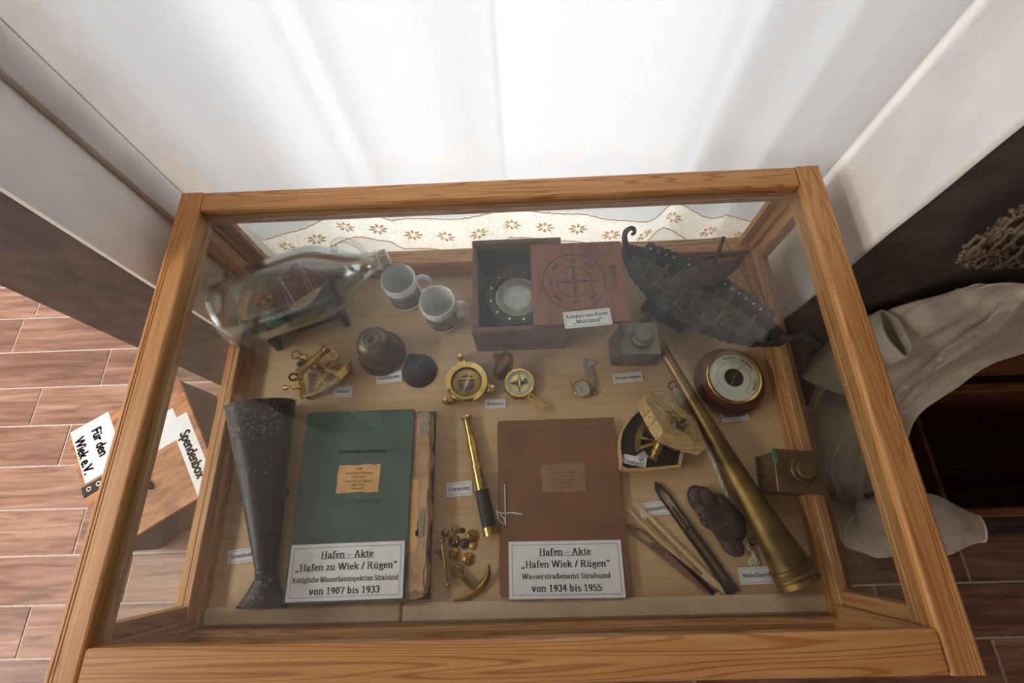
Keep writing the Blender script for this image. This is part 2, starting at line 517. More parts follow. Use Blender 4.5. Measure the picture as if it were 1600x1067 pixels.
for vv in (.02, .98):
    MB().tube([Vector(lfn(i/160, vv)) + Vector((0,-.002, .0015*math.sin(i*2.2))) for i in range(161)], .0016, 5).build('lace_edging', 'lace_tan', cur)
mot = MB()
for k in range(8):
    a = k*PI/4
    for w, r0, r1 in ((.0036, .005, .020),):
        c, s_ = math.cos(a), math.sin(a)
        q = [(r0*c, r0*s_), ((r0+r1)/2*c - w*s_, (r0+r1)/2*s_ + w*c), (r1*c, r1*s_), ((r0+r1)/2*c + w*s_, (r0+r1)/2*s_ - w*c)]
        mot.prism(q, 0, .0008, Rx(PI/2) @ Sc(1.25, 1.15, 1))
src = None
for k in range(15):
    u = .045 + k*.0655
    p = Vector(lfn(u, .5)); q = Vector(lfn(u+.01, .5))
    M = Tr(p.x, p.y-.004, p.z) @ Rz(math.atan2(q.y-p.y, q.x-p.x))
    if src is None: src = mot.build('lace_motif', 'lace_tan', cur); src.matrix_local = M
    else: inst(src, cur, M)

# ================================================================== THE DISPLAY CASE
W2, D = .625, .825
SL, RB, RF = .046, .044, .0514
case = thing('display_case', 'pine wood display case with glass lid and glass sides in the window niche', 'display case', (0, 0, 0))
# lid frame: stiles run the full depth, rails between them; moulded outer edge
def stile(sgn):
    prof = [(0,-.030),(0,-.005),(.0015,-.0015),(.004,0),(.0075,0),(.008,-.0012),(.0095,-.0012),(.010,0),(.0125,0),(.013,-.0012),(.0142,-.0012),(.0147,0),(SL-.004,0),(SL-.0012,-.0012),(SL,-.004),(SL,-.030)]
    m = MB(); n = len(prof)
    vs = [(x, 0, z) for x, z in prof] + [(x, D, z) for x, z in prof]
    fs = [list(range(n)), [n+i for i in range(n)][::-1]] + [[i, (i+1)%n, n+(i+1)%n, n+i] for i in range(n)]
    M = Tr(-W2, 0, TOPZ) if sgn < 0 else Tr(W2, 0, TOPZ) @ Sc(-1, 1, 1)
    m.add(vs, fs, M)
    return m.build('lid_stile', 'pine_y', case, 20)
stile(-1); stile(1)
MB().box(-W2+SL+.0003, W2-SL-.0003, D-RB, D, TOPZ-.03, TOPZ, .003).build('lid_rail', 'pine_x', case)
MB().box(-W2+SL+.0003, W2-SL-.0003, 0, RF, TOPZ-.03, TOPZ-.0004, .0035).build('lid_rail', 'pine_x', case)
MB().box(-W2+SL+.0004, W2-SL-.0004, RF+.0004, D-RB-.0004, TOPZ-.016, TOPZ-.012).build('lid_glass', 'pane_glass', case, 0)
# beads under the lid glass
def bead_box(x0, x1, y0, y1, z0, z1, m): return MB().box(x0, x1, y0, y1, z0, z1, .0015).build('glazing_bead', m, case)
IX, IY0, IY1 = .5790, .034, .781
# corner posts
for sx in (-1, 1):
    for y0, y1 in ((0.002, .052), (D-.052, D-.002)):
        x0, x1 = (-W2+.002, -W2+.052) if sx < 0 else (W2-.052, W2-.002)
        MB().box(x0, x1, y0, y1, 0, TOPZ-.03, .002).build('corner_post', 'pine_z', case)
# side walls: upper and lower rails, panes, beads
def side_wall(sx):
    x0, x1 = sorted((sx*(W2-.002), sx*(W2-.036)))
    MB().box(x0, x1, .052, D-.052, .902, TOPZ-.03, .001).build('upper_rail', 'pine_y', case)
    MB().box(x0, x1, .052, D-.052, .60, .715, .001).build('lower_rail', 'pine_y', case)
    p = sx*.606; p0, p1 = sorted((p, p + sx*.004))
    MB().box(p0, p1, .052, D-.052, .715, .902).build('side_glass', 'pane_glass', case, 0)
    b0, b1 = sorted((sx*.604, sx*.580))
    for yy in (( .052, .074), (D-.079, D-.052)):
        MB().box(b0, b1, yy[0], yy[1], .715, .902, .001).build('glazing_bead', 'pine_z', case)
    c0, c1 = sorted((sx*.597, sx*.5892))
    bead_box(c0, c1, .074, D-.079, .700, .743, 'pine_y')
    # upper bead with screws, lower inner bead with screws
    u0, u1 = sorted((sx*.589, sx*.5765)); bead_box(u0, u1, .052, D-.052, .906, TOPZ-.0305, 'pine_y')
    l0, l1 = sorted((sx*.589, sx*.577)); bead_box(l0, l1, .035, D-.05, .722, .744, 'pine_y')
    k0, k1 = sorted((sx*.589, sx*.569)); bead_box(k0, k1, .035, D-.05, .69, .722, 'pine_y')
    return
side_wall(-1); side_wall(1)
def end_wall(y0, y1, back):
    s = 1 if back else -1
    yo, yi = (D-.002, D-.036) if back else (.002, .030)
    a, b = sorted((yo, yi))
    MB().box(-W2+.052, W2-.052, a, b, .902, TOPZ-.03, .001).build('upper_rail', 'pine_x', case)
    MB().box(-W2+.052, W2-.052, a, b, .60, .715, .001).build('lower_rail', 'pine_x', case)
    g0, g1 = (.803, .807) if back else (.012, .016)
    MB().box(-W2+.052, W2-.052, g0, g1, .715, .902).build('end_glass', 'pane_glass', case, 0)
    if back:
        bead_box(-W2+.052, W2-.052, .7892, .797, .70, .730, 'pine_x')
        bead_box(-.578, .578, .770, .789, .715, .740, 'pine_x')
        bead_box(-.578, .578, .760, .789, .69, .715, 'pine_x')
        bead_box(-.576, .576, .7785, .791, .906, TOPZ-.0305, 'pine_x')
        for sx in (-1, 1):
            q = sorted((sx*.573, sx*.552)); MB().box(q[0], q[1], .7892, .803, .73, .902, .001).build('glazing_bead', 'pine_z', case)
    else:
        bead_box(-.578, .578, .024, .0325, .712, .735, 'pine_x')
end_wall(0, 0, True); end_wall(0, 0, False)
MB().box(-.578, .578, .030, .782, BASE-.014, BASE).build('base_panel', 'birch_x', case, 0)
for q in ((-W2+.052, W2-.052, .008, .026), (-W2+.052, W2-.052, D-.026, D-.008), (-W2+.008, -W2+.026, .052, D-.052), (W2-.026, W2-.008, .052, D-.052)):
    MB().box(q[0], q[1], q[2], q[3], .05, .60).build('light_block_panel', 'pine_z', case, 0)  # unseen panels added to keep light from passing under the case
# screws
sm = MB().lathe([(0,.0012),(.0018,.0012),(.0026,.0004),(.0026,-.001),(0,-.001)], 12).box(-.002,.002,-.0003,.0003,.0011,.0014)
s0 = None
def screw(M):
    global s0
    if s0 is None: s0 = sm.build('screw', 'steel', case); s0.matrix_local = M
    else: inst(s0, case, M)
for sx in (-1, 1):
    for y in (.15, .40, .66):
        screw(Tr(sx*.5763, y, .913) @ Ry(-sx*PI/2)); screw(Tr(sx*.5768, y+.03, .736) @ Ry(-sx*PI/2))
for x in (-.45, 0, .47):
    screw(Tr(x, .7783, .913) @ Rx(PI/2)); screw(Tr(x, .7698, .728) @ Rx(PI/2)); screw(Tr(x, .0327, .725) @ Rx(-PI/2))
# two loose slats along the front edge
s = MB().box(-.185, .185, -.016, .016, 0, .012, .004).build('wooden_slat', 'slat_beige')
s.location = (-.384, .051, BASE); s.rotation_euler = (0, 0, .0)
tag(s, 'pale beige wooden slat at the front left below the green folder', 'slat', 'slats along the front edge of the case')
s = MB().box(-.387, .387, -.0165, .0165, 0, .013, .005).build('wooden_slat', 'slat_beige')
s.location = (.190, .0505, BASE+.001)
tag(s, 'long pale beige wooden slat at the front right below the brown folder', 'slat', 'slats along the front edge of the case')
# ================================================================== LETTERING
# serif letters drawn with a broad pen (wide, flat nib) along skeleton strokes
def _arc(cx, cy, rx, ry, a0, a1, n=10):
    return [(cx+rx*math.cos(math.radians(a0+(a1-a0)*i/n)), cy+ry*math.sin(math.radians(a0+(a1-a0)*i/n))) for i in range(n+1)]
def _sf(*xs_y):
    out = []
    for x, y in xs_y: out.append([(x-.07, y), (x+.07, y)])
    return out
CH, XH = .66, .45
G = {}
G['H'] = (.76, [[(.16,0),(.16,CH)], [(.58,0),(.58,CH)], [(.16,.34),(.58,.34)]] + _sf((.16,0),(.16,CH),(.58,0),(.58,CH)))
G['A'] = (.72, [[(.10,0),(.34,CH)], [(.34,CH),(.59,0)], [(.2,.22),(.5,.22)]] + _sf((.10,0),(.59,0)))
G['K'] = (.76, [[(.16,0),(.16,CH)], [(.2,.30),(.54,CH)], [(.3,.38),(.60,0)]] + _sf((.16,0),(.16,CH),(.56,CH),(.62,0)))
G['W'] = (.98, [[(.08,CH),(.28,0)], [(.28,0),(.48,CH)], [(.48,CH),(.68,0)], [(.68,0),(.88,CH)]] + _sf((.08,CH),(.48,CH),(.88,CH)))
G['M'] = (.92, [[(.16,0),(.16,CH)], [(.16,CH),(.45,.05)], [(.45,.05),(.74,CH)], [(.74,0),(.74,CH)]] + _sf((.16,0),(.14,CH),(.74,0),(.76,CH)))
G['N'] = (.76, [[(.14,0),(.14,CH)], [(.14,CH),(.58,.02)], [(.58,0),(.58,CH)]] + _sf((.14,0),(.12,CH),(.58,CH)))
G['S'] = (.58, [_arc(.29,.49,.17,.17,40,230)+_arc(.29,.17,.19,.17,50,-140)])
G['R'] = (.74, [[(.16,0),(.16,CH)], [(.16,CH)]+_arc(.34,.50,.18,.16,90,-90)+[(.16,.34)], [(.36,.33),(.60,0)]] + _sf((.16,0),(.13,CH),(.62,0)))
G['B'] = (.68, [[(.16,0),(.16,CH)], [(.16,CH)]+_arc(.34,.51,.15,.15,90,-90)+[(.16,.36)], [(.3,.36)]+_arc(.34,.18,.19,.18,90,-90)+[(.16,0)]] + _sf((.13,0),(.13,CH)))
G['F'] = (.62, [[(.16,0),(.16,CH)], [(.16,CH),(.52,CH),(.52,.54)], [(.16,.34),(.42,.34)], [(.42,.26),(.42,.42)]] + _sf((.16,0),(.13,CH)))
def _stem(x, h, sl=True): return [[(x,0),(x,h)]] + ([[(x-.09,0),(x+.09,0)]]) + [[(x-.10,h),(x,h)]]
G['a'] = (.50, [_arc(.2,.32,.14,.13,160,20)+[(.33,.28),(.33,.07),(.42,.01)], [(.33,.26)]+_arc(.2,.13,.12,.13,60,300)+[(.33,.1)]])
G['b'] = (.56, [[(.13,0),(.13,.68)], [(.04,.68),(.13,.68)], _arc(.27,.225,.17,.22,150,-150)])
G['c'] = (.46, [_arc(.26,.225,.17,.22,40,320)])
G['d'] = (.56, [[(.41,0),(.41,.68)], [(.32,.68),(.41,.68)], [(.41,0),(.5,0)], _arc(.26,.225,.17,.22,30,330)])
G['e'] = (.47, [[(.1,.26),(.39,.26)]+_arc(.25,.235,.16,.21,10,320)])
G['f'] = (.36, [[(.15,0),(.15,.52)]+_arc(.26,.56,.11,.11,180,30), [(.03,XH),(.3,XH)], [(.06,0),(.26,0)]])
G['g'] = (.50, [_arc(.24,.31,.14,.13,0,360,14), [(.36,.40),(.46,.42)], [(.14,.2),(.1,.08),(.36,.05),(.42,-.06)]+_arc(.25,-.08,.17,.1,0,-200)])
G['h'] = (.58, _stem(.13,.68) + [[(.13,.36)]+_arc(.3,.33,.14,.12,120,0)+[(.44,0)], [(.35,0),(.53,0)]])
G['i'] = (.30, _stem(.15,XH) + [[(.15,.60),(.15,.64)]])
G['k'] = (.58, _stem(.13,.68) + [[(.17,.2),(.44,XH)], [(.26,.28),(.48,0)], [(.38,XH),(.52,XH)], [(.42,0),(.56,0)]])
G['l'] = (.30, _stem(.15,.68))
G['m'] = (.86, _stem(.13,XH) + [[(.13,.36)]+_arc(.29,.33,.13,.12,120,0)+[(.42,0)], [(.42,.36)]+_arc(.58,.33,.13,.12,120,0)+[(.71,0)], [(.34,0),(.5,0)], [(.63,0),(.8,0)]])
G['n'] = (.58, _stem(.13,XH) + [[(.13,.36)]+_arc(.3,.33,.14,.12,120,0)+[(.44,0)], [(.35,0),(.53,0)]])
G['o'] = (.52, [_arc(.26,.225,.17,.22,0,360,16)])
G['p'] = (.56, [[(.13,-.2),(.13,XH)], [(.03,XH),(.13,XH)], [(.04,-.2),(.22,-.2)], _arc(.27,.225,.17,.22,150,-150)])
G['r'] = (.44, _stem(.13,XH) + [[(.13,.34)]+_arc(.28,.34,.12,.1,150,40)])
G['s'] = (.42, [_arc(.21,.34,.11,.1,40,230)+_arc(.21,.11,.13,.1,60,-140)])
G['t'] = (.36, [[(.15,.58),(.15,.1)]+_arc(.25,.09,.1,.08,180,320), [(.03,XH),(.3,XH)]])
G['u'] = (.58, [[(.13,XH),(.13,.14)]+_arc(.26,.14,.13,.13,180,330), [(.42,XH),(.42,0)], [(.04,XH),(.13,XH)], [(.33,XH),(.42,XH)], [(.42,0),(.5,0)]])
G['v'] = (.52, [[(.08,XH),(.25,0)], [(.25,0),(.43,XH)]] + _sf((.09,XH),(.42,XH)))
G['x'] = (.52, [[(.09,XH),(.41,0)], [(.09,0),(.4,XH)]] + _sf((.09,XH),(.09,0),(.41,0),(.4,XH)))
G['z'] = (.46, [[(.08,XH-.01),(.36,XH-.01),(.08,0),(.37,0)], [(.08,XH),(.08,.36)], [(.37,0),(.37,.1)]])
G['\u00f6'] = (.52, G['o'][1] + [[(.16,.6),(.16,.64)], [(.36,.6),(.36,.64)]])
G['\u00fc'] = (.58, G['u'][1] + [[(.17,.6),(.17,.64)], [(.38,.6),(.38,.64)]])
G['\u00df'] = (.56, [[(.13,0),(.13,.5)]+_arc(.26,.52,.13,.14,180,0)+[(.3,.38)]+_arc(.32,.18,.13,.18,80,-120), [(.04,0),(.22,0)]])
G['0'] = (.50, [_arc(.25,.33,.15,.31,0,360,16)])
G['1'] = (.50, [[(.26,0),(.26,CH)], [(.12,.56),(.26,.62)], [(.13,0),(.39,0)]])
G['3'] = (.50, [_arc(.24,.49,.14,.15,150,-80)+_arc(.23,.17,.17,.17,80,-150)])
G['4'] = (.50, [[(.34,0),(.34,CH),(.07,.2),(.44,.2)]])
G['5'] = (.50, [[(.40,.63),(.16,.63),(.12,.36)]+_arc(.22,.2,.18,.2,80,-150)])
G['7'] = (.50, [[(.08,.52),(.1,.63),(.42,.63),(.22,0)]])
G['9'] = (.50, [_arc(.25,.44,.15,.19,0,360,14), [(.40,.44)]+_arc(.16,.4,.24,.4,0,-75,6)])
G['\u2013'] = (.50, [[(.04,.24),(.46,.24)]])
G['-'] = (.34, [[(.05,.22),(.28,.22)]])
G['/'] = (.34, [[(.04,-.02),(.28,.68)]])
G['.'] = (.28, [[(.13,.03),(.13,.05)]])
G[','] = (.28, [[(.13,.05),(.13,.03),(.08,-.1)]])
G['\u201e'] = (.46, [[(.15,.05),(.15,.03),(.09,-.1)], [(.33,.05),(.33,.03),(.27,-.1)]])
G['\u201c'] = (.46, [[(.17,.66),(.13,.56),(.15,.5)], [(.36,.66),(.32,.56),(.34,.5)]])
G[' '] = (.25, [])
def pen_text(mb, s, size, cx, cy, M=None, nib=(.125, .05), spacing=0.0, align='C', max_w=None, under=False):
    wd = sum(G[c][0] + spacing for c in s)
    sx = size
    if max_w and wd*size > max_w: sx = max_w/wd
    x = cx - wd*sx/2 if align == 'C' else cx
    hw, hh = nib[0]/2, nib[1]/2
    x00 = x
    for c in s:
        for st in G[c][1]:
            for (ax, ay), (bx, by) in zip(st, st[1:]):
                if (bx, by) < (ax, ay): ax, ay, bx, by = bx, by, ax, ay
                if by >= ay: q = [(ax-hw,ay-hh),(ax+hw,ay-hh),(bx+hw,by-hh),(bx+hw,by+hh),(bx-hw,by+hh),(ax-hw,ay+hh)]
                else: q = [(ax-hw,ay-hh),(bx-hw,by-hh),(bx+hw,by-hh),(bx+hw,by+hh),(ax+hw,ay+hh),(ax-hw,ay+hh)]
                mb.add([(x+px*sx, cy+py*size, 0) for px, py in q], [list(range(6))], M)
        x += (G[c][0] + spacing)*sx
    if under:
        mb.add([(x00, cy-.11*size, 0), (x, cy-.11*size, 0), (x, cy-.06*size, 0), (x00, cy-.06*size, 0)], [[0,1,2,3]], M)
    return mb
def sans_text(mb, s, size, M=None, bold=0.0, narrow=1.0, shear=0.0):
    cu = bpy.data.curves.new('tmp', 'FONT'); cu.body = s; cu.size = size; cu.align_x = 'CENTER'; cu.align_y = 'CENTER'
    cu.resolution_u = 3; cu.shear = shear
    o = bpy.data.objects.new('tmp', cu); COL.objects.link(o)
    dg = bpy.context.evaluated_depsgraph_get(); dg.update()
    me = bpy.data.meshes.new_from_object(o.evaluated_get(dg))
    S = Sc(narrow, 1, 1)
    if M is not None: S = M @ S
    sh_ = [(0,0)] if bold <= 0 else [(a*bold*size, b*bold*size) for a, b in ((-1,0),(1,0),(0,-.6),(0,.6))]
    for dx, dy in sh_:
        mb.add([S @ (v.co + Vector((dx, dy, 0))) for v in me.vertices], [list(p.vertices) for p in me.polygons])
    bpy.data.objects.remove(o); bpy.data.curves.remove(cu); bpy.data.meshes.remove(me)
    return mb

# ================================================================== ITEM MATERIALS
plain('card_white', (232,232,232), .7, var=.02)
plain('ink', (34,32,34), .7, var=.05)
plain('ink_grey', (120,118,118), .7, var=.05)
plain('brass', (214,176,96), .2, 1.0, .16, 40)
plain('brass_dark', (134,104,56), .3, 1.0, .3, 26, .1)
plain('horn_brass', (116,92,50), .42, .85, .35, 16, .15)
plain('brass_dull', (150,120,64), .42, .9, .3, 24, .15)
plain('bronze', (112,98,76), .42, .75, .2, 30, .1)
plain('lamp_metal', (118,110,92), .45, .7, .15, 20, .1)
plain('lamp_brass', (126,100,68), .42, .75, .2, 22, .12)
plain('verdigris', (72,112,98), .8)
plain('black_felt', (28,28,30), .9, var=.2)
plain('dark_cap', (52,52,54), .75, var=.15, scale=30, bump=.1)
plain('ceramic', (226,226,226), .22, var=.01)
plain('leather_black', (36,35,36), .55, var=.2, scale=160, bump=.2)
plain('leather_brown', (62,46,38), .5, var=.3, scale=40, bump=.3)
plain('deck_wood', (92,84,70), .6, var=.3, scale=50, bump=.2)
plain('ship_wood', (42,40,36), .55, var=.3, scale=50, bump=.2)
plain('ship_sail', (84,64,52), .7, var=.15, scale=40, bump=.1)
plain('shield_dot', (200,196,180), .4, .5)
plain('thread', (70,60,48), .8)
plain('rope_white', (206,196,178), .85, var=.15, scale=300, bump=.3)
plain('twine_tan', (176,136,84), .85, var=.2, scale=120)
plain('string_white', (214,204,188), .85)
plain('paper_tan', (196,160,120), .85, var=.1, scale=30, bump=.1)
plain('paper_brown', (182,144,112), .85, var=.14, scale=22, bump=.1)
plain('paper_grey', (150,140,118), .85, var=.14, scale=22, bump=.1)
plain('kraft_label', (214,164,112), .85, var=.06, scale=30)
plain('kraft_label_dull', (150,118,90), .85, var=.06, scale=30)
plain('folder_green', (74,94,88), .65, var=.09, scale=16, bump=.12)
plain('folder_green_dark', (84,92,82), .7, var=.12, scale=16, bump=.12)
plain('folder_brown', (128,86,60), .6, var=.05, scale=14, bump=.08)
plain('ink_faint', (48,62,60), .7)
plain('ink_brown', (92,66,48), .7)
plain('white_dial', (226,224,206), .4, var=.02)
plain('silver_dial', (176,178,172), .35, .4, .1)
plain('ship_red', (122,48,42), .6, var=.15)
plain('dial_dark', (58,58,48), .4, var=.2)
plain('ship_hull', (98,58,44), .6, var=.2)
plain('sea_green', (30,58,48), .5, var=.3, scale=60, bump=.3)
plain('island_green', (56,98,48), .8, var=.3, scale=90, bump=.4)
plain('roof_orange', (206,92,40), .7)
plain('bell_dark', (60,56,48), .5, .6, .2)
plain('rubber_black', (24,24,24), .6)
def tin():
    t = NT('black_tin'); vec = t.coord((1,1,1), False)
    a = t.noise(vec, 140, 4, .7); b = t.noise(vec, 14, 3)
    c = t.ramp(a, [(.44, (40,39,38)), (.56, (66,64,60)), (.64, (150,146,136))])
    t.base(t.mix(t.ramp(b, [(.42,(0,0,0)),(.62,(255,255,255))]), c, (46,45,44))); t.set(Roughness=.42, Metallic=.35); t.bump(a, .35, .0012)
tin()
wood('box_wood', (128,92,70), (98,66,50), 0, fine=60, along=6, rough=.6)
wood('box_wood_y', (128,92,70), (98,66,50), 1, fine=60, along=6, rough=.6)
wood('lid_red_wood', (156,100,76), (130,78,58), 1, fine=50, along=6, rough=.5)
wood('mahogany', (118,58,38), (78,34,22), 0, fine=40, along=6, rough=.3)
wood('stand_wood', (66,54,46), (44,36,30), 0, fine=40, along=6, rough=.5)
wood('straw_wood', (226,196,140), (184,146,92), 0, fine=120, along=6, rough=.7, bump=.3)
wood('needle_brown', (140,104,76), (110,78,54), 0, fine=90, along=6, rough=.55)
wood('needle_dark', (70,64,56), (48,42,38), 0, fine=90, along=6, rough=.5)
wood('needle_pale', (232,206,164), (206,176,132), 0, fine=90, along=6, rough=.6)

# ================================================================== LABEL CARDS
def label_card(text, px, h, w, d, rz, label, tilt=0.0, lines=None, size=.0105):
    p = at(px[0], px[1], h)
    t = thing('label_card', label, 'label card', p, rz, 'white caption cards')
    t.rotation_euler = (tilt, 0, rz)
    MB().box(-w/2, w/2, -d/2, d/2, 0, .0012).build('card', 'card_white', t, 0)
    o = w/2-.003; i = w/2-.0036; e = d/2-.003; j = d/2-.0036
    MB().ring([(-o,-e),(o,-e),(o,e),(-o,e)], [(-i,-j),(i,-j),(i,j),(-i,j)], .0012, .00135).build('border_line', 'ink_grey', t, 0)
    m = MB(); lines = lines or [text]
    for k, s in enumerate(lines):
        pen_text(m, s, size, 0, (len(lines)-1)*size*.55 - k*size*1.1 - size*.25, Tr(0, 0, .0015), max_w=w-.010)
    m.build('lettering', 'ink', t, 0, False)
    return t
label_card('Sextant', (536,612), .001, .040, .025, .0, 'small white card captioned Sextant below the upright brass sextant')
label_card('Schiffsglocke', (608,590), .001, .056, .026, .10, 'small white card captioned Schiffsglocke under the ship bell')
label_card('Kompass', (774,631), .001, .044, .020, .0, 'small white card captioned Kompass between the two brass compasses')
label_card('', (918,497.5), .1216, .095, .036, .07, 'white two-line card captioned Kompass vom Kutter on the compass box lid', lines=['Kompass vom Kutter', '\u201eMuttland\u201c'], size=.0115)
label_card('Kompasslampe', (981,590), .001, .064, .021, .05, 'small white card captioned Kompasslampe before the grey compass lamp')
label_card('Barometer', (1148,649.5), .001, .056, .024, .04, 'small white card captioned Barometer below the round barometer')
label_card('Sextant', (991,723), .030, .045, .026, -.24, 'small white card captioned Sextant leaning on the rounded sextant box', tilt=.25)
label_card('Netznadeln', (1022,795), .001, .056, .026, .10, 'small white card captioned Netznadeln under the dark netting needle')
label_card('Nebelhorn', (1181,899), .001, .062, .029, .03, 'small white card captioned Nebelhorn beside the flared end of the horn')
label_card('Fernrohr', (718,764), .001, .052, .028, .06, 'small white card captioned Fernrohr beside the brass telescope')
label_card('Sprachrohr', (379,868), .001, .056, .025, .10, 'small white card captioned Sprachrohr beside the black speaking trumpet')

def big_sign(px, h, w, d, rz, lines, label):
    t = thing('caption_sign', label, 'sign', at(px[0], px[1], h), rz, 'large caption signs')
    MB().box(-w/2, w/2, -d/2, d/2, 0, .0015).build('card', 'card_white', t, 0)
    o = w/2-.006; i = w/2-.0068; e = d/2-.006; j = d/2-.0068
    MB().ring([(-o,-e),(o,-e),(o,e),(-o,e)], [(-i,-j),(i,-j),(i,j),(-i,j)], .0015, .0017).build('border_line', 'ink_grey', t, 0)
    m = MB()
    for s, y, size, u in lines:
        pen_text(m, s, size, 0, y, Tr(0,0,.0019), max_w=w-.018, under=u, spacing=.01)
    m.build('lettering', 'ink', t, 0, False)
# ================================================================== FOLDERS
def outline_rough(w, d, n, amp, rnd):
    """rectangle w x d with a ragged outline"""
    P = []
    for i in range(n): P.append((-w/2 + w*i/n, -d/2 + rnd.uniform(-amp, amp)))
    for i in range(n): P.append((w/2 + rnd.uniform(-amp, amp), -d/2 + d*i/n))
    for i in range(n): P.append((w/2 - w*i/n, d/2 + rnd.uniform(-amp, amp)))
    for i in range(n): P.append((-w/2 + rnd.uniform(-amp, amp), d/2 - d*i/n))
    return P
rnd = random.Random(5)
gf = thing('green_folder', 'thick dark green file folder bulging with old brown papers', 'folder', (-.283, .249, BASE), 0)
MB().box(-.124, .135, -.178, .178, 0, .003, .001).build('back_cover', 'folder_green_dark', gf)
# ragged sheets stacked between the covers, showing at the right
z = .003
for k in range(10):
    w = .236 + rnd.uniform(-.010, .010); d = .335 + rnd.uniform(-.020, .008)
    m = MB().prism(outline_rough(w, d, 15, .0045, rnd), 0, .0034)
    o = m.build('paper_sheet', ('paper_brown','paper_tan','paper_grey')[k % 3] if k > 2 else 'paper_brown', gf, 0)
    o.location = (rnd.uniform(.000, .013), rnd.uniform(-.004, .004), z); z += .0035
# torn strips at the right edge
for k, (x, y, w, d, zz, mm) in enumerate(((.112,.105,.036,.12,.0385,'paper_brown'),(.114,.010,.030,.060,.0387,'paper_tan'),(.108,-.085,.044,.15,.0385,'paper_brown'),(.104,-.03,.020,.13,.0396,'kraft_label'),(.118,.145,.020,.05,.0396,'paper_grey'),(.120,-.045,.016,.05,.0396,'paper_grey'))):
    m = MB().prism(outline_rough(w, d, 6, .003, rnd), 0, .0009)
    o = m.build('torn_sheet', mm, gf, 0); o.location = (x, y, zz); o.rotation_euler = (0, 0, rnd.uniform(-.05,.05))
fl = MB().box(-.1215, .098, -.1745, .1745, .0415, .0445, .0012).build('front_cover', 'folder_green', gf)
sp = MB()
sp.box(-.1245, -.1205, -.1745, .1745, .001, .0440, .0015); sp.build('spine', 'folder_green', gf)
m = MB().prism(outline_rough(.083, .052, 8, .0016, rnd), 0, .0006); o = m.build('kraft_label', 'kraft_label', gf, 0); o.location = (-.006, .040, .0445)
m = MB()
for s, y, sz in (('IL/87', .018, .0062), ('Technische Abteilung', .010, .0062), ('C III P 50,2', .0025, .0062), ('Hafen W i e k /R\u00fcgen', -.0055, .0062), ('1907-1933', -.0125, .0062), ('Wasserbauamt', -.019, .0045)):
    sans_text(m, s, sz, Tr(-.006, .040+y, .0453))
m.build('typed_lettering', 'ink', gf, 0, False)
m = MB()
sans_text(m, 'Wasser-Bauinspektion', .0105, Tr(-.004, .092, .0449), .01)
m.build('printed_heading', 'ink_faint', gf, 0, False)
m = MB(); sans_text(m, 'Hafen zu Wiek auf R\u00fcgen', .0085, Tr(0, -.002, .0449), shear=.3)
m.build('handwritten_line', 'ink_faint', gf, 0, False)
for x0, x1, y in ((-.05,.045,-.009), (-.03,.03,.080), (.055,.085,.09)): MB().box(x0, x1, y, y+.0006, .0446, .0449).build('printed_rule', 'ink_faint', gf, 0)
big_sign((541,892), .0455, .212, .0945, .012, [('Hafen \u2013 Akte', .023, .0165, True), ('\u201eHafen zu Wiek / R\u00fcgen\u201c', .0025, .0165, False), ('K\u00f6nigliche Wasserbauinspektion Stralsund', -.0165, .0125, False), ('von 1907 bis 1933', -.0365, .0165, False)], 'white caption sign with four lines lying on the green folder')

bf = thing('brown_folder', 'flat brown card file folder with a string fastener', 'folder', (.105, .236, BASE), 0)
MB().box(-.123, .120, -.160, .160, 0, .003, .001).build('back_cover', 'folder_brown', bf)
MB().box(-.116, .117, -.156, .158, .003, .0125, .001).build('paper_stack', 'paper_tan', bf)
MB().box(-.1205, .1205, -.163, .163, .0125, .0152, .001).build('front_cover', 'folder_brown', bf)
m = MB().box(-.1205, .1205, .1405, .1413, .0152, .0155); m.build('crease', 'ink_brown', bf, 0)
m = MB().prism(outline_rough(.086, .053, 8, .0016, rnd), 0, .0006); o = m.build('kraft_label', 'kraft_label_dull', bf, 0); o.location = (.008, .046, .0152)
m = MB()
for s, y, sz in (('IL/87a', .018, .0058), ('Technische Abteilung', .010, .0058), ('C III P 50,2', .0025, .0058), ('Hafen Wiek  a. R\u00fcgen', -.005, .0058), ('1934-1955', -.012, .0058), ('Wasserbauamt', -.018, .0045)):
    sans_text(m, s, sz, Tr(.008, .046+y, .0160))
m.build('typed_lettering', 'ink_brown', bf, 0, False)
for y in (.036, -.041):
    MB().torus(.003, .0012, 14, 6, Tr(-.109, y, .0156)).build('eyelet', 'brass_dark', bf)
def bloc(u, v, h=.0165):
    p = at(u, v, h); return (p.x-.105, p.y-.236, h)
MB().tube(smooth_path([(-.109,.036,.0165), (-.1085,0,.0175), (-.1085,-.041,.0165)]), .0012, 6).build('string', 'string_white', bf)
MB().tube(smooth_path([bloc(776,798), bloc(784,802), bloc(800,801,.019), bloc(812,803,.018), bloc(815,802,.019)]), .0014, 6).tube(smooth_path([bloc(776,790,.012), bloc(778,806,.017), bloc(783,816,.017), bloc(789,817,.017), bloc(787,809,.018), bloc(781,804,.018)]), .0012, 6).build('tie_cord', 'string_white', bf)
big_sign((884,889), .0160, .212, .097, -.008, [('Hafen \u2013 Akte', .0245, .0165, True), ('\u201eHafen Wiek / R\u00fcgen\u201c', .0035, .0165, False), ('Wasserstra\u00dfenamt Stralsund', -.0155, .0125, False), ('von 1934 bis 1955', -.0365, .0165, False)], 'white caption sign with four lines lying on the brown folder')
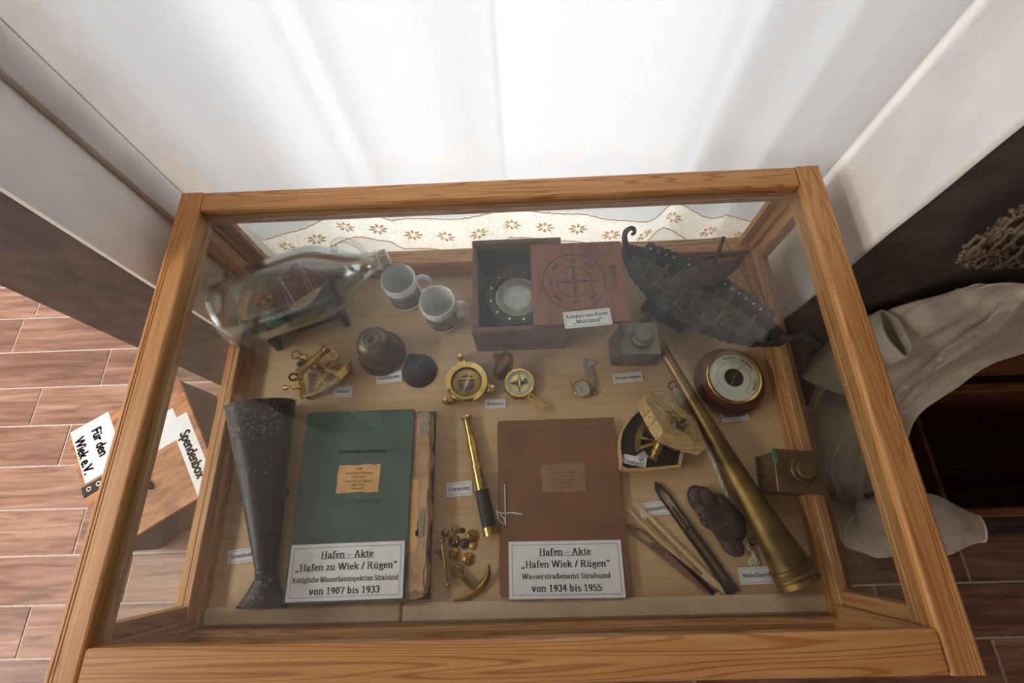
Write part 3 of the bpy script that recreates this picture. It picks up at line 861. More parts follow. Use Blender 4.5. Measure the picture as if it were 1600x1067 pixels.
# ================================================================== MUGS
def mug_print():
    t = NT('mug_print'); vec = t.coord((1,1,1), False)
    tc = t.n('ShaderNodeTexCoord'); sp = t.n('ShaderNodeSeparateXYZ'); t.l(tc.outputs['Object'], sp.inputs[0])
    n1 = t.noise(vec, 60, 4)
    a = t.n('ShaderNodeMath', operation='MULTIPLY_ADD'); a.inputs[1].default_value = .025; t.l(n1, a.inputs[0]); t.l(sp.outputs['Z'], a.inputs[2])
    mr = t.n('ShaderNodeMapRange'); mr.inputs[1].default_value = .02; mr.inputs[2].default_value = .085; t.l(a.outputs[0], mr.inputs[0])
    t.base(t.ramp(mr.outputs[0], [(0, (30,30,34)), (.28, (46,44,44)), (.34, (96,80,64)), (.55, (112,100,88)), (.66, (70,66,62)), (1, (120,118,114))])); t.set(Roughness=.25)
mug_print()
def mug(px, rz, label):
    p = at(px[0], px[1], .096)
    t = thing('coffee_mug', label, 'mug', (p.x, p.y, BASE), rz, 'white photo mugs')
    R, H = .0385, .096
    MB().lathe([(0,.001),(.034,0),(.0365,.002),(R,.010),(R,H-.002),(R-.0012,H),(R-.0028,H-.001),(R-.0034,H-.004),(R-.0036,.010),(R-.007,.006),(0,.005)], 40).build('cup', 'ceramic', t, 40)
    h = smooth_path([(R-.002,0,.080),(R+.012,0,.083),(R+.024,0,.072),(R+.027,0,.052),(R+.022,0,.032),(R+.010,0,.021),(R-.002,0,.024)], 5)
    MB().tube(h, .0058, 10, flat=.8).build('handle', 'ceramic', t, 60)
    m = MB(); n = 20; a0, a1 = -2.55, -.35
    vs = [((R+.0004)*math.cos(a0+(a1-a0)*i/n), (R+.0004)*math.sin(a0+(a1-a0)*i/n), z) for z in (.020, .074) for i in range(n+1)]
    m.add(vs, [[i, i+1, n+2+i, n+1+i] for i in range(n)]); m.build('printed_picture', 'mug_print', t, 60, False)
mug((621,435), .18, 'white mug with printed picture nearest the glass bottle neck')
mug((682,470), .0, 'white mug with printed picture touching the wooden compass box')

# ================================================================== COMPASS BOX
bx0, bx1, by0, by1, BH = -.060, .132, .560, .772, .112
cb = thing('compass_box', 'brown wooden box with a half-open sliding lid holding a boat compass', 'compass box', ((bx0+bx1)/2, (by0+by1)/2, BASE))
w, d, th = (bx1-bx0)/2, (by1-by0)/2, .013
MB().box(-w, w, -d, -d+th, 0, BH, .002).build('front_board', 'box_wood', cb)
MB().box(-w, w, d-th, d, 0, BH+.012, .002).build('back_board', 'box_wood', cb)
MB().box(-w, -w+th, -d+th, d-th, 0, BH, .002).build('side_board', 'box_wood_y', cb)
MB().box(w-th, w, -d+th, d-th, 0, BH-.012, .002).build('side_board', 'box_wood_y', cb)
MB().box(-w+th, w-th, -d+th, d-th, .002, .010).build('bottom_board', 'box_wood', cb, 0)
MB().box(-w+th, w-th, d-th-.010, d-th, .010, BH-.004).build('inner_lining', 'black_felt', cb, 0)
m = MB()
for k in range(5):
    zz = .012 + k*.021
    m.box(-w-.0004, -w+.011, -d-.0004, -d+.002, zz, zz+.010); m.box(w-.011, w+.0004, -d-.0004, -d+.002, zz, zz+.010)
m.build('dovetail_joint', 'box_wood_y', cb, 0)['kind'] = 'stuff'
lid = MB(); lx0, lx1 = .065-.036, .258-.036; ly0, ly1 = -.097, .091
LZ = .1125
slot = (.232-.036, .243-.036, -.030, .032)
# the lid is a board with a finger slot
x0s, x1s, y0s, y1s = slot
for q in ((lx0, x0s, ly0, ly1), (x1s, lx1, ly0, ly1), (x0s, x1s, ly0, y0s), (x0s, x1s, y1s, ly1)):
    lid.box(q[0], q[1], q[2], q[3], LZ-.002, LZ+.0085)
lid.box(x0s, x1s, y0s, y1s, LZ-.002, LZ+.002)
lo = lid.build('sliding_lid', 'lid_red_wood', cb, 0)
m = MB(); rc = (.153-.036, -.0025); TZ = LZ+.0089
for R, wd in ((.0655, .0014), (.036, .0010)):
    m.ring(circle(R, 48), circle(R-wd, 48), 0, .0003, Tr(rc[0], rc[1], TZ-.0003))
for k in range(8):
    a = k*PI/4
    R0 = .034 if k % 2 == 0 else .020; wd = .0042 if k % 2 == 0 else .003
    c, s_ = math.cos(a), math.sin(a)
    pts = [(R0*c, R0*s_), (wd*math.cos(a+PI/4), wd*math.sin(a+PI/4)), (wd*math.cos(a-PI/4), wd*math.sin(a-PI/4))]
    if k % 2 == 0:
        for A, B in ((pts[0], pts[1]), (pts[0], pts[2])):
            m.tube([(rc[0]+A[0], rc[1]+A[1], TZ), (rc[0]+B[0], rc[1]+B[1], TZ)], .0007, 4)
    for rr in (.0635,):
        m.tube([(rc[0]+rr*c, rc[1]+rr*s_, TZ), (rc[0]+(rr+.004)*c, rc[1]+(rr+.004)*s_, TZ)], .0007, 4)
m.ring(circle(.006, 16), circle(.005, 16), 0, .0003, Tr(rc[0], rc[1], TZ-.0003))
for k, s in enumerate(('N','NW','W','SW','S','SO','O','NO')):
    a = PI + k*PI/4
    r = .047 if k % 2 == 0 else .051
    sans_text(m, s, .012, Tr(rc[0]+r*math.cos(a), rc[1]+r*math.sin(a), TZ) @ Rz(a-PI/2), .02)
m.build('engraved_rose', 'ink', lo, 0, False)
# compass inside
cp = thing('boat_compass', 'round dark metal boat compass with screwed ring inside the wooden box', 'compass', (.034, .662, BASE+.010))
MB().lathe([(0,0),(.055,0),(.078,.03),(.080,.058),(.074,.060),(.070,.056)], 40).build('bowl', 'bell_dark', cp)
MB().lathe([(.070,.056),(.068,.061),(.050,.062),(.048,.058)], 40).build('screwed_ring', 'bell_dark', cp)
m = MB().lathe([(.0,.052),(.049,.052)], 40); m.build('compass_card', 'silver_dial', cp)
m = MB().ring(circle(.044, 40), circle(.030, 40), .0524, .0528); m.build('card_ring', 'paper_grey', cp)
MB().lathe([(0,.058),(.049,.058)], 40).build('cover_glass', 'clear_glass', cp)
sc0 = MB().lathe([(0,.0018),(.003,.0014),(.0036,0)], 12).box(-.003,.003,-.0004,.0004,.0012,.0022)
first = None
for k in range(12):
    a = k*PI/6 + .2; M = Tr(.059*math.cos(a), .059*math.sin(a), .0615) @ Rz(a*3)
    if first is None: first = sc0.build('ring_screw', 'brass', cp); first.matrix_local = M
    else: inst(first, cp, M)

# ================================================================== SHIP BELL AND CAP
p = at(598, 553, 0)
t = thing('ship_bell', 'old bronze ship bell standing mouth down', 'bell', (p.x, p.y, BASE))
MB().lathe([(.046,.004),(.050,0),(.0530,.002),(.0515,.010),(.047,.020),(.045,.022),(.0445,.025),(.041,.040),(.0375,.056),(.036,.066),(.0365,.068),(.0355,.070),(.033,.078),(.028,.084),(.022,.087),(0,.087)], 44).build('bell_body', 'bronze', t, 25)
m = MB()
for r, z in ((.0505,.012),(.046,.0215),(.0367,.068)): m.torus(r, .0011, 40, 6, Tr(0,0,z))
m.build('raised_band', 'bronze', t)['kind'] = 'stuff'
MB().lathe([(.019,.087),(.020,.090),(.017,.0925),(.0135,.092),(.0125,.090),(0,.090)], 28).build('crown', 'bronze', t)
MB().lathe([(.0,.0935),(.006,.0935),(.0075,.090)], 6).build('hanger_nut', 'bell_dark', t, 0)
m = MB().torus(.006, .0009, 20, 6, Tr(0,-.0415,.038) @ Rx(1.42)); m.build('maker_stamp', 'bell_dark', t)
p = at(656, 580, 0)
t = thing('conical_cap', 'dark grey conical cap lying beside the ship bell', 'cap', (p.x, p.y, BASE), .3)
def capf(u, v):
    a = 2*PI*u; r = .0385*v
    ridge = .010*math.exp(-((((a-1.9+PI) % (2*PI))-PI)/.35)**2)*v
    return ((r+ridge*.5)*math.cos(a), (r+ridge)*math.sin(a), .026*(1-v**1.6) + .002*(1-v) + .0015)
m = MB().grid(capf, 48, 8); m.grid(lambda u, v: (.0385*v*math.cos(2*PI*u)*.97, .0385*v*math.sin(2*PI*u)*.97, .0005), 48, 1)
m.build('cap_shell', 'dark_cap', t, 50)
MB().box(-.007,.007,-.004,.004,0,.0012,.0005, Tr(-.010,.012,.0235) @ Rz(-.3) @ Rx(.35)).build('name_plate', 'rubber_black', t)

# ================================================================== BRASS SEXTANT (standing)
p0 = at(500, 592, .0)
t = thing('brass_sextant', 'polished brass sextant on its legs below the bottle stand', 'sextant', (p0.x, p0.y, BASE))
def L(u, v, h):
    q = at(u, v, h); return Vector((q.x-p0.x, q.y-p0.y, h))
c = L(478, 590, .02); e0 = L(474, 622, .014); e1 = L(549, 574, .014)
pin = L(470, 560, .03)
def arcp(A, B, C, n=16):
    out = []
    for i in range(n+1):
        s_ = i/n; out.append((1-s_)**2*A + 2*s_*(1-s_)*C + s_*s_*B)
    return out
arc = arcp(e0, e1, L(522, 612, .014))
m = MB()
for a, b in zip(arc, arc[1:]): pass
inner = [q + (c-q)*.17 for q in arc]
outl = [(q.x, q.y) for q in arc] + [(q.x, q.y) for q in inner[::-1]]
MB().prism(outl, .012, .017).build('graduated_arc', 'brass', t, 0)
sca = [q + (c-q)*.02 for q in arc]; scb = [q + (c-q)*.12 for q in arc]
MB().prism([(q.x, q.y) for q in sca] + [(q.x, q.y) for q in scb[::-1]], .017, .0173).build('silver_scale', 'silver_dial', t, 0)
def bar(a, b, wd, th, name, mt='brass'):
    a = Vector(a); b = Vector(b); dd = (b-a); ln = dd.length
    M = aim(a, b); return MB().box(-wd/2, wd/2, -th/2, th/2, 0, ln, .0006, M).build(name, mt, t)
hub = L(468, 566, .016)
bar(arc[0], hub, .012, .005, 'frame_bar'); bar(arc[-1], hub, .010, .005, 'frame_bar'); bar(arc[8], hub, .006, .005, 'frame_bar')
bar(inner[4], inner[12]+(hub-inner[12])*.25, .004, .004, 'frame_bar')
ia = bar(hub+Vector((0,0,.006)), arc[13]+Vector((0,0,.008)), .008, .003, 'index_arm')
MB().box(-.010,.010,-.012,.012,-.004,.008,.001, Tr(*(arc[13]+Vector((0,0,.010)))) @ Rz(-.7)).build('vernier_clamp', 'brass', t)
MB().cyl(arc[14]+Vector((.004,.01,.012)), arc[14]+Vector((.010,.026,.013)), .0032).build('clamp_screw', 'brass', t)
MB().cyl(arc[13]+Vector((-.004,-.012,.012)), arc[13]+Vector((-.008,-.024,.013)), .0025).build('tangent_screw', 'brass', t)
ta, tb = L(466, 584, .045), L(513, 543, .045)
dv = (tb-ta)
m = MB(); LN = dv.length
m.lathe([(0,0),(.0095,0),(.0095,.008),(.0082,.009),(.0082,LN*.50),(.0115,LN*.51),(.0115,LN*.55),(.0075,LN*.56),(.0075,LN*.86),(.0100,LN*.89),(.0100,LN),(.007,LN),(.006,LN-.004),(0,LN-.004)], 20, aim(ta, tb)); m.build('telescope', 'brass', t)
mid = (ta+tb)/2
MB().box(-.004,.004,-.003,.003,0,.030,.0005, Tr(mid.x, mid.y, .014)).build('telescope_bracket', 'brass', t)
mg = L(520, 555, .040)
MB().ring(circle(.0115, 24), circle(.0078, 24), -.0015, .0015, Tr(*mg) @ Rx(.3)).build('magnifier_ring', 'brass', t)
MB().cyl(mg+Vector((-.0075,-.008,-.002)), mg+Vector((-.020,-.020,-.010)), .0022).build('magnifier_arm', 'brass', t)
for (u, v, h, a) in ((463,555,.036,.5), (475,560,.040,.2), (459,589,.03,.4)):
    q = L(u, v, h)
    MB().ring(circle(.0105, 20), circle(.0070, 20), -.002, .002, Tr(*q) @ Rz(a) @ Rx(1.0)).build('shade_frame', 'brass', t)
    MB().cyl(q-Vector((0,0,.008)), Vector((q.x, q.y, .014)), .0018).build('shade_post', 'brass', t)
mr = L(470, 566, .03)
MB().box(-.009,.009,-.0015,.0015,-.010,.010,.0004, Tr(*mr) @ Rz(.8)).build('index_mirror', 'silver_dial', t)
hd = [L(442,606,.020), L(452,604,.024), L(460,607,.022), L(470,604,.018)]
MB().tube(smooth_path(hd, 4), [.0018]+[.0026]*11+[.002], 8).build('lever_handle', 'brass', t)
MB().torus(.005, .0014, 16, 6, Tr(*L(446,606,.021))).build('lever_ring', 'brass', t)
for q in (arc[1], arc[-2], hub):
    MB().cyl((q.x, q.y, 0), (q.x, q.y, .013), .003, .0022).build('leg', 'brass', t)

# ================================================================== SUNDIAL COMPASS
p = at(728.5, 596, .03)
t = thing('sundial_compass', 'round brass sundial compass on three knobbed feet', 'compass', (p.x, p.y, BASE))
MB().lathe([(0,.012),(.038,.012),(.040,.016),(.040,.024),(.036,.026),(.036,.019),(0,.019)], 44).build('bowl', 'brass', t)
dr = MB().ring(circle(.0445, 44), circle(.0335, 44), .0255, .029).build('hour_ring', 'brass', t)
m = MB()
for k in range(48):
    a = 2*PI*k/48; r0, r1 = (.036,.042) if k % 4 == 0 else (.0385,.042)
    m.box(r0, r1, -.00035, .00035, .029, .0293, 0, Rz(a))
m.build('hour_marks', 'ink', dr, 0)['kind'] = 'stuff'
cd = MB().lathe([(0,.020),(.0335,.020)], 40).build('compass_card', 'dial_dark', t)
MB().ring(circle(.030,40), circle(.018,40), .0200, .0203).build('card_scale', 'brass_dull', cd, 0)
m = MB()
for k in range(8):
    a = k*PI/4; R0 = .027 if k % 2 == 0 else .016
    m.add([(R0*math.cos(a), R0*math.sin(a), .0204), (.0055*math.cos(a+.39), .0055*math.sin(a+.39), .0204), (0,0,.0204), (.0055*math.cos(a-.39), .0055*math.sin(a-.39), .0204)], [[0,1,2,3]])
m.build('compass_rose', 'brass_dark', cd, 0)
MB().prism([(-.0032,0),(0,-.024),(.0032,0),(0,.026)], .0222, .0228, Rz(-.35)).build('needle', 'steel', t, 0)
m = MB(); a0, a1 = .25, PI-.25
m.tube([Vector((.030*math.cos(a0+(a1-a0)*i/18), .004, .024+.030*math.sin(a0+(a1-a0)*i/18)*.35+.004)) for i in range(19)], .0018, 6)
m.build('gnomon_arch', 'brass', t)
m = MB(); m.grid(lambda u, v: ((.036+.006*v)*math.cos(3.5+1.6*u), (.036+.006*v)*math.sin(3.5+1.6*u)-.004, .033+.010*math.sin(PI*u)), 20, 1)
o = m.build('latitude_arc', 'brass_dark', t, 60, False)
sd = o.modifiers.new('th', 'SOLIDIFY'); sd.thickness = .0015
for (u, v) in ((718,556), (695,625), (769,605)):
    q = at(u, v, .025); dx, dy = q.x-p.x, q.y-p.y; rr = math.hypot(dx, dy); a = math.atan2(dy, dx)
    ft = MB().prism([(.036,-.012),(rr-.004,-.006),(rr+.003,-.005),(rr+.003,.005),(rr-.004,.006),(.036,.012)], .008, .013, Rz(a)).build('foot_arm', 'brass', t, 0)
    MB().lathe([(0,0),(.006,0),(.0065,.008),(.0035,.010),(.0035,.014),(.0068,.016),(.0075,.022),(.005,.027),(0,.028)], 18, Tr(dx, dy, 0)).build('levelling_screw', 'brass', ft)
# ================================================================== POCKET COMPASS
p = at(811.5, 597.5, .02)
t = thing('pocket_compass', 'small octagonal brass pocket compass with raised lid and sight arm', 'compass', (p.x, p.y, BASE))
oc = [(.0345*math.cos(PI/8+k*PI/4), .0345*math.sin(PI/8+k*PI/4)) for k in range(8)]
MB().prism(oc, 0, .013).build('octagonal_case', 'brass_dull', t, 0)
MB().lathe([(.0315,.013),(.0315,.019),(.028,.019),(.0275,.016),(0,.016)], 36).build('bezel', 'brass', t)
cd = MB().ring(circle(.0265,36), circle(.020,36), .0162, .0168).build('degree_ring', 'silver_dial', t)
MB().prism([(.022*math.cos(k*PI/4)*(1 if k % 2 == 0 else .3), .022*math.sin(k*PI/4)*(1 if k % 2 == 0 else .3)) for k in range(8)], .0165, .0169).build('rose_star', 'ink', t, 0)
MB().prism([(-.0025,0),(0,-.019),(.0025,0),(0,.021)], .0175, .018, Rz(.05)).build('needle', 'steel', t, 0)
MB().lathe([(0,.0188),(.028,.0188)], 30).build('cover_glass', 'clear_glass', t)
MB().sphere((.013,.004,.0175), .006, 12, 8, (.8,1,.3)).build('bubble_level', 'verdigris', t)
# lid opened up and back to the upper left
hx, hy = -.0235, .0235
M = Tr(hx, hy, .015) @ Rz(PI/4+.15) @ Rx(1.15)
ld = MB().lathe([(0,0),(.030,0),(.0315,.002),(.0315,.006),(.029,.006),(.028,.003),(0,.003)], 32, M @ Tr(0,.032,-.003)).build('lid', 'brass_dark', t)
MB().box(-.020,.020,-.008,.008,.003,.0036,0, M @ Tr(0,.034,-.003)).build('mirror', 'silver_dial', ld, 0)
MB().ring([(-.022,-.010),(.022,-.010),(.022,.010),(-.022,.010)], [(-.020,-.008),(.020,-.008),(.020,.008),(-.020,.008)], .003, .0042, M @ Tr(0,.034,-.003)).build('mirror_frame', 'brass', ld, 0)
MB().box(-.006,.006,0,.014,-.001,.001,0, M @ Tr(0,.063,0)).build('sight_tab', 'brass_dark', ld, 0)
q0 = at(826,617,.012); q1 = at(858,643,.010)
a = math.atan2(q1.y-q0.y, q1.x-q0.x); ln = math.hypot(q1.x-q0.x, q1.y-q0.y)
M = Tr(q0.x-p.x, q0.y-p.y, .010) @ Rz(a)
ar = MB().ring([(0,-.0065),(ln*.8,-.004),(ln*.8,.004),(0,.0065)], [(.004,-.0035),(ln*.72,-.0015),(ln*.72,.0015),(.004,.0035)], 0, .0025, M).build('sight_arm', 'brass', t, 0)
MB().ring(circle(.0055,16), circle(.003,16), 0, .0025, M @ Tr(ln*.86,0,0)).build('sight_ring', 'brass', ar, 0)

# ================================================================== POCKET WATCH
p = at(909, 607, .008)
t = thing('pocket_watch', 'small brass pocket watch with white dial and chain', 'pocket watch', (p.x, p.y, BASE))
MB().lathe([(0,.001),(.014,.0015),(.019,.005),(.0205,.008),(.019,.011),(.0175,.012),(.0165,.0105)], 36).build('case', 'brass', t)
dl = MB().lathe([(0,.0108),(.0168,.0104)], 36).build('dial', 'white_dial', t)
m = MB()
for k in range(12): m.box(.0122, .0148, -.0004 if k % 3 else -.0007, .0004 if k % 3 else .0007, .0109, .0112, 0, Rz(k*PI/6+.3))
m.build('hour_marks', 'ink', dl, 0)['kind'] = 'stuff'
m = MB().prism([(-.0006,0),(0,.012),(.0006,0)], .0114, .0117, Rz(.9)); m.build('minute_hand', 'ink', dl, 0)
m = MB().prism([(-.0008,0),(0,.008),(.0008,0)], .0114, .0117, Rz(2.6)); m.build('hour_hand', 'ink', dl, 0)
MB().ring(circle(.0038,16), circle(.0034,16), .0109, .0112, Tr(.001,-.008,0)).build('seconds_ring', 'ink', dl, 0)
M = Tr(-.0205, .004, .008) @ Rz(.2) @ Ry(-1.72) @ Tr(.018, 0, 0)
MB().lathe([(0,-.0012),(.017,-.0005),(.019,.001),(.017,.0005),(0,0)], 30, M).build('hinged_cover', 'brass', t)
cr = at(925, 612, .008); v = Vector((cr.x-p.x, cr.y-p.y, .008))
MB().cyl(v*.85+Vector((0,0,.0012)), v*1.12, .003).build('crown', 'brass_dark', t)
MB().torus(.0052, .001, 16, 6, Tr(v.x*1.28, v.y*1.28, .006) @ Rx(.3)).build('bow', 'brass_dark', t)
path = smooth_path([at(u, v2, .004) - Vector((p.x, p.y, BASE)) for u, v2 in ((930,611),(931,596),(925,582),(916,578),(912,570),(920,562),(927,568),(921,574),(914,566),(913,556))], 9)
lk = MB().torus(.0026, .0007, 12, 5, Sc(1.45,.85,1)); first = None
ch = None; acc = 0.0; k = 0
for a_, b_ in zip(path, path[1:]):
    acc += (b_-a_).length
    if acc > .0047:
        acc = 0; dv = b_-a_
        M = Tr(a_.x, a_.y, .003 + .0012*(k % 2)) @ Rz(math.atan2(dv.y, dv.x)) @ Rx(PI/3 if k % 2 else .15)
        if first is None: first = lk.build('chain_link', 'steel', t); first.matrix_local = M
        else: inst(first, t, M)
        k += 1
MB().torus(.007, .001, 20, 6, Tr(*(at(921,581,.004)-Vector((p.x,p.y,BASE))))).build('chain_ring', 'steel', t)

# ================================================================== COMPASS LAMPS
def lamp(corners, rz, mat, label, h=.085, tip=None):
    cx = sum(c.x for c in corners)/4; cy_ = sum(c.y for c in corners)/4
    t = thing('compass_lamp', label, 'lamp', (cx, cy_, BASE), rz, 'compass lamps')
    w = ((corners[1]-corners[0]).length + (corners[2]-corners[3]).length)/4
    d = ((corners[0]-corners[3]).length + (corners[1]-corners[2]).length)/4
    MB().box(-w+.002, w-.002, -d+.002, d-.002, 0, h-.006, .001).build('body', mat, t)
    MB().box(-w-.002, w+.002, -d-.002, d+.002, h-.006, h, .001).build('roof_plate', mat, t)
    MB().lathe([(.0225,h),(.0225,h+.010),(.021,h+.012),(.0165,h+.012),(.0165,h+.021),(.0155,h+.0225),(0,h+.0225)], 32, Tr(w*.12, d*.05, 0)).build('chimney', mat, t, 25)
    MB().box(-w*.7, w*.7, -d+.0005, -d+.0025, .008, h-.014, .0005).build('front_plate', mat, t)
    MB().box(-w-.001, -w+.003, -.004, .004, .012, .05, .0005).build('mounting_lug', mat, t)
    return t, w, d
c1 = [at(u, v, .085) for u, v in ((972,506),(1027,504),(1030,552),(970,553))]
t, w, d = lamp(c1, -.02, 'lamp_metal', 'grey metal compass lamp with round chimney beside the horn mouthpiece')
for s in (-1, 1):
    m = MB(); m.prism([(0,0),(.012,0),(.002,.078),(0,.078)], -d*.9, d*.9, Rx(PI/2) if s > 0 else Rz(PI) @ Rx(PI/2))
    o = m.build('side_flange', 'lamp_metal', t, 0); o.location = (s*w*.98, 0, 0)
c2 = [at(u, v, .085) for u, v in ((1213,698),(1284,713),(1279,771),(1214,766))]
t, w, d = lamp(c2, -.10, 'lamp_brass', 'brown brass compass lamp with round chimney against the right case wall')
MB().box(-w-.0026, -w+.004, d-.022, d+.0026, .0795, .0858, .0005).build('corroded_corner', 'verdigris', t)

# ================================================================== BAROMETER
p = at(1146.5, 589, .042)
t = thing('barometer', 'round mahogany barometer with cream dial and brass bezel', 'barometer', (p.x+.002, p.y, BASE), 0)
MB().lathe([(0,0),(.064,0),(.071,.004),(.0735,.011),(.072,.017),(.068,.020),(.067,.023),(.0655,.030),(.0605,.036),(.0565,.0375),(.0555,.036),(0,.036)], 56).build('wooden_case', 'mahogany', t, 25)
MB().lathe([(.0565,.0365),(.0565,.040),(.0545,.0415),(.051,.0405),(.0495,.038)], 56).build('bezel', 'brass', t)
dl = MB().lathe([(.0195,.0375),(.050,.0375)], 56).build('dial', 'white_dial', t)
MB().lathe([(0,.0365),(.0195,.0365),(.0195,.0378)], 36).build('open_centre', 'bell_dark', t)
m = MB().ring(circle(.0335,48), circle(.0330,48), .0375, .0378)
for k in range(61):
    a = math.radians(-60 + k*5); r1 = .0365 if k % 5 == 0 else .035
    m.box(.0335, r1, -.0003, .0003, .0375, .0378, 0, Rz(a))
m.build('scale_ring', 'ink_grey', dl, 0)['kind'] = 'stuff'
m = MB()
def around(s, ang, r, size, step):
    n = len(s)
    for i, ch_ in enumerate(s):
        a = math.radians(ang) - (i-(n-1)/2)*step
        sans_text(m, ch_, size, Tr(r*math.cos(a), r*math.sin(a), .0379) @ Rz(a-PI/2), .02)
around('REGEN', 93, .0435, .0082, .125); around('NORMAL', 38, .0435, .0080, .125); around('SCH\u00d6N', -22, .0435, .0080, .125)
for k, s in enumerate(('71','72','73','74','75','76','77','78','79')):
    a = math.radians(240-k*37); sans_text(m, s, .0048, Tr(.0395*math.cos(a), .0395*math.sin(a), .0379) @ Rz(a-PI/2))
m.build('dial_lettering', 'ink', dl, 0, False)
MB().prism([(-.0008,-.012),(.0008,-.012),(.0004,.034),(-.0004,.034)], .0392, .0395, Rz(-.62)).build('brass_hand', 'brass', t, 0)
MB().prism([(-.0012,-.004),(.0012,-.004),(.0002,.019),(-.0002,.019)], .0386, .0389, Rz(2.6)).build('pressure_hand', 'white_dial', t, 0)
MB().lathe([(0,.042),(.002,.0415),(.0032,.039)], 14).build('centre_knob', 'brass', t)
MB().lathe([(0,.0412),(.0505,.0402)], 40).build('cover_glass', 'clear_glass', t)
# ================================================================== BOTTLE WITH SHIP
ba = at(352, 492, .112); bb = at(607, 401, .118)
axd = (bb-ba).normalized(); BL = (bb-ba).length
BR = .079
bt = thing('glass_jug', 'large clear glass jug lying on its side with a ship inside', 'bottle', (ba.x, ba.y, BASE))
MBt = aim(ba - Vector((ba.x, ba.y, BASE)), bb - Vector((ba.x, ba.y, BASE)))
prof = [(0,.012),(.055,.006),(.068,.0),(.075,.004),(BR,.014),(BR,.150),(.077,.170),(.070,.188),(.056,.208),(.040,.228),(.028,.245),(.0205,.260),(.0185,.272)]
s_ = (BL-.022)/.272
prof = [(r, z*s_) for r, z in prof]
NZ = prof[-1][1]
m = MB(); m.lathe(prof, 48, MBt); body = m.build('glass_body', 'bottle_glass', bt, 60)
m = MB(); inner = [(max(r-.0035, 0), z+.003) for r, z in prof]; inner[0] = (0, .018); m.lathe(inner, 48, MBt); m.build('inner_glass', 'bottle_glass', bt, 60)
MB().lathe([(.0185,NZ-.004),(.0235,NZ-.002),(.0235,NZ+.002),(.0185,NZ+.004)], 28, MBt).build('neck_ring', 'bottle_glass', bt)
m = MB(); cp_ = [(0,NZ+.022)]
m.lathe([(.0,NZ+.022),(.017,NZ+.022),(.0185,NZ+.020),(.0185,NZ+.004),(.016,NZ+.003)], 32, MBt)
for k in range(20):
    a = 2*PI*k/20; m.box(.0180,.0192,-.0012,.0012,NZ+.005,NZ+.019,0, MBt @ Rz(a))
m.build('screw_cap', 'steel', bt)
# finger loop on the shoulder: towards the upper side of the picture
side = Vector((0,0,1)).cross(axd).normalized()
def bp(z, r, sd, up):   # point along axis z, radially r in the direction sd*side + up*Z
    dd = (side*sd + Vector((0,0,1))*up).normalized()
    return ba - Vector((ba.x, ba.y, BASE)) + axd*z + dd*r
lp = smooth_path([bp(.212*s_,.048,.6,.8), bp(.214*s_,.064,.6,.8), bp(.226*s_,.068,.6,.8), bp(.242*s_,.056,.6,.8), bp(.254*s_,.036,.6,.8), bp(.257*s_,.020,.6,.8)], 5)
MB().tube(lp, .0062, 10).build('finger_loop', 'bottle_glass', bt, 60)
# knurled rim round the bottom
m = MB()
for k in range(60):
    a = 2*PI*k/60
    m.box(.0735,.0765,-.0022,.0022,.001,.005,.0006, MBt @ Rz(a))
m.build('knurled_foot', 'bottle_glass', bt)['kind'] = 'stuff'

st = thing('bottle_stand', 'dark wooden cradle carrying the glass jug', 'stand', (ba.x+axd.x*.125, ba.y+axd.y*.125, BASE), math.atan2(axd.y, axd.x))
for x in (-.075, .085):
    arcl = [( .052*math.sin(a), .112-.082*math.cos(a)) for a in [(-.65+1.3*i/12) for i in range(13)]]
    pr = [(-.062,0),(-.040,0),(-.030,.016),(.030,.016),(.040,0),(.062,0),(.055,.045)] + [(q[0], q[1]) for q in arcl[::-1]] + [(-.055,.045)]
    MB().prism(pr, -.006, .006, Tr(x,0,0) @ Rz(PI/2) @ Rx(PI/2)).build('cradle_end', 'stand_wood', st, 0)
for y in (-.040, .040):
    MB().box(-.069, .079, y-.005, y+.005, .018, .034, .001).build('stretcher', 'stand_wood', st)

# the diorama inside the jug
so = ba + axd*(.105*s_)
di = thing('bottled_ship', 'small ship model with dark red sails on a green sea inside the jug', 'model ship', (so.x, so.y, so.z-.052), math.atan2(axd.y, axd.x))
n = 28
def seaf(u, v):
    a = 2*PI*u; r = v
    x = .082*r*math.cos(a); y = .055*r*math.sin(a)
    return (x, y, .004*math.sin(x*160)*math.sin(y*140) + .006 - .012*max(0, r-.85)*6)
m = MB().grid(seaf, 40, 8); m.grid(lambda u, v: (.074*v*math.cos(2*PI*u), .049*v*math.sin(2*PI*u), -.008), 40, 1)
m.build('sea', 'sea_green', di, 60)
def islf(u, v):
    a = 2*PI*u
    return (-.045+.030*v*math.cos(a), .010+.036*v*math.sin(a), .006+.018*(1-v*v) + .002*math.sin(a*5)*v)
MB().grid(islf, 30, 6).build('island', 'island_green', di, 60)
for (x, y) in ((-.060,.020), (-.050,.004), (-.044,.024), (-.055,-.010), (-.036,.012)):
    h = MB(); h.box(-.0045,.0045,-.003,.003,0,.006, 0, Tr(x,y,.020)); hs = h.build('house', 'card_white', di, 0)
    MB().prism([(-.0042,0),(.0042,0),(0,.005)], -.0052, .0052, Tr(x,y,.026) @ Rz(PI/2) @ Rx(PI/2)).build('house_roof', 'roof_orange', hs, 0)
MB().lathe([(0,0),(.004,0),(.0025,.022),(.003,.023),(.0035,.027),(0,.030)], 12, Tr(-.066,.006,.018)).build('lighthouse', 'roof_orange', di)
hx = .030
def hull(u, v):
    x = -.050 + .100*u; w_ = .013*math.sin(PI*min(1, max(0,.08+u*.92)))**.6
    a = PI*v
    return (hx+x*.75, -.010 + w_*math.cos(a) + x*.25, .020 - .012*math.sin(a) + .008*(2*u-1)**2)
MB().grid(hull, 24, 8).build('hull', 'ship_hull', di, 60)
